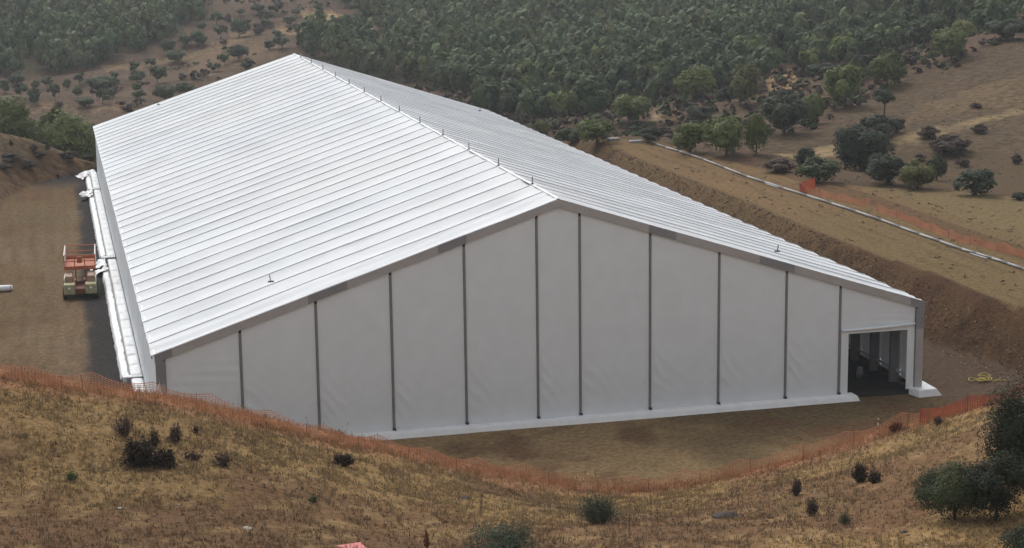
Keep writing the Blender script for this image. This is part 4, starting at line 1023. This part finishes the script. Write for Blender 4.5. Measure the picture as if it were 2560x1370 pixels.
# evergreen bushes at the right edge and bottom centre
def near_bush(name, label, U, V, wpx, hpx, cols, n, size, seed, cat='bush', dmin=50, trunk=False, D=None, clumps=40):
    p = hit(U, V+hpx*.5, dmin) if D is None else at(U, V+hpx*.5, D)
    if D is not None: p[2] = zat(p[0], p[1])
    D3 = np.linalg.norm(p-CAM); wd = wpx*D3/FPX/2; ht = hpx*D3/FPX/2
    if D is not None: ht = (at(U, V-hpx*.5, D)[2]-p[2])/2
    t = thing(name, label, cat, (p[0], p[1], p[2]-.05))
    V1_, F1_, C1_ = leaf_mesh('f', n, wd, wd*.85, ht, size, cols, clumps=clumps, base=0, seed=seed)
    m_ = mesh_np('foliage', V1_, F1_, M_LEAF, False, C1_); link('foliage', m_, t)
    trunk_mb(ht*1.1, wd*.04, .1, 6, seed).build('trunk', M_BARK, t, True)
    return t
BG = ((.028, .040, .017), (.070, .085, .036)); BD = ((.016, .022, .010), (.035, .045, .02))
near_bush('evergreen_bush', 'large rounded green bush on the lower right of the near slope', 2385, 1212, 200, 176, BG, 13000, .085, 21)
near_bush('evergreen_bush', 'darker bush merging into the right of the large rounded one', 2490, 1205, 190, 190, BD, 12000, .09, 22)
near_bush('evergreen_bush', 'small leafy lobe at the left foot of the large rounded bush', 2316, 1218, 80, 90, BG, 2200, .08, 23)
near_bush('oak_tree', 'dark oak cut off by the right picture edge', 2588, 1100, 270, 400, BD, 30000, .10, 24, 'tree', D=88, clumps=70)
near_bush('evergreen_bush', 'dark bush in the bottom right corner', 2575, 1365, 190, 150, BD, 6000, .075, 25, D=74)
near_bush('evergreen_bush', 'grey green bush cut by the bottom picture edge', 1250, 1368, 205, 130, ((.035,.048,.028),(.085,.10,.06)), 7500, .07, 26, D=72.5)
near_bush('evergreen_bush', 'sprig of dark leaves sticking out left of the edge oak', 2490, 1068, 60, 46, BD, 700, .07, 27, D=88)
# stones
for i, (U, V, s_, dark, lab) in enumerate([(1163,1249,.30,1,'dark stone in the open grass left of the broom bush'),(616,1326,.24,0,'pale stone in the lower left red soil'),(2316,1366,.16,0,'pale stone near the bottom right'),(890,1252,.14,1,'small dark stone in the middle left grass'),
        (1815,1296,.5,1,'flat brown boulder low in the right grass'),(1606,1244,.16,0,'small pale stone right of the broom bush'),(2260,1332,.2,1,'dark stone below the large rounded bush'),(300,1272,.12,0,'tiny pale stone on the left slope')]):
    p = hit(U, V, 55); gg = np.random.default_rng(i+3)
    v = []; f = []
    me = bpy.data.meshes.new('stone'); import bmesh
    bm = bmesh.new(); bmesh.ops.create_icosphere(bm, subdivisions=2, radius=s_)
    for vv in bm.verts: vv.co *= 1+float(gg.uniform(-.18, .18)); vv.co.z *= .55
    bm.to_mesh(me); bm.free(); me.materials.append(M_ROCKD if dark else M_ROCK)
    o = link('stone', me, None, (p[0], p[1], p[2]+s_*.12)); o.scale = (1.5 if s_ > .4 else 1.1, 1, 1); tag(o, lab, 'stone', 'loose stones on the near slope')
# striped marker stake
p = hit(2193, 1097, 60)
t = thing('marker_stake', 'thin red and white striped marker stake before the right part of the net', 'stake', tuple(p))
for k in range(6):
    MB().tube([(.02*k*.4, 0, k*.2), (.02*(k+1)*.4, 0, k*.2+.2)], .035, 8).build('stripe_band', M_LREDD if k % 2 else M_WHITE, t, True)
MB().tube([(.05, 0, 1.2), (.05, 0, 1.27)], [.05, .02], 8).build('cap', M_WHITE, t, True)
# red painted sheet at the bottom edge
p = hit(872, 1367, 50)
t = thing('red_sheet', 'faded red painted sheet cut by the bottom picture edge', 'sheet', (p[0], p[1], p[2]), R(8))
MB().box(-.62, .55, -1.2, .1, .05, .11).build('sheet', M_REDP, t, bevel=.02)
for x in (-.5, .45): MB().box(x-.04, x+.04, -.9, -.1, -.2, .05).build('support', M_RUST, t)
# yellow hose heap beyond the right corner
p = onz(2462, 952, ZP+.05)
t = thing('hose_pile', 'tangled yellow hose lying at the foot of the right bank', 'hose', (p[0], p[1], zat(p[0], p[1])+.03)); t.scale = (.78, .78, .7)
gg = random.Random(4)
for k in range(8):
    r_ = gg.uniform(.2, .5); ox, oy, ph = gg.uniform(-.35, .35), gg.uniform(-.3, .3), gg.uniform(0, 6)
    if k > 5: ox, oy, r_ = (-1.1, .1, .4) if k == 6 else (.5, 1.1, .45)
    MB().tube([(ox+r_*1.2*math.cos(a+ph), oy+r_*math.sin(a*1.0+ph)*1.2, .06+.05*k*.7+.08*math.sin(a*2+k)) for a in np.linspace(0, 6.1, 22)], .045, 6).build('coil', M_YEL, t, True)
MB().tube([(.6+i*.12, -.3-.25*math.sin(i*.9), .06) for i in range(12)], .04, 6).build('hose_end', M_YEL, t, True)

# ------------------------------------------------------------------ air
hz_ = MB().box(-880, 1180, -300, 1480, -60, 175)
m = bpy.data.materials.new('haze'); m.use_nodes = True; m.node_tree.nodes.clear()
pv_ = m.node_tree.nodes.new('ShaderNodeVolumePrincipled'); pv_.inputs['Density'].default_value = .00018; pv_.inputs['Color'].default_value = (.86, .89, .93, 1); pv_.inputs['Anisotropy'].default_value = .2
ou = m.node_tree.nodes.new('ShaderNodeOutputMaterial'); m.node_tree.links.new(pv_.outputs[0], ou.inputs['Volume'])
tag(hz_.build('haze', m), 'thin rainy haze over the whole valley', 'haze', None, 'stuff')
print('ZRANGE', GZ.min(), GZ.max())
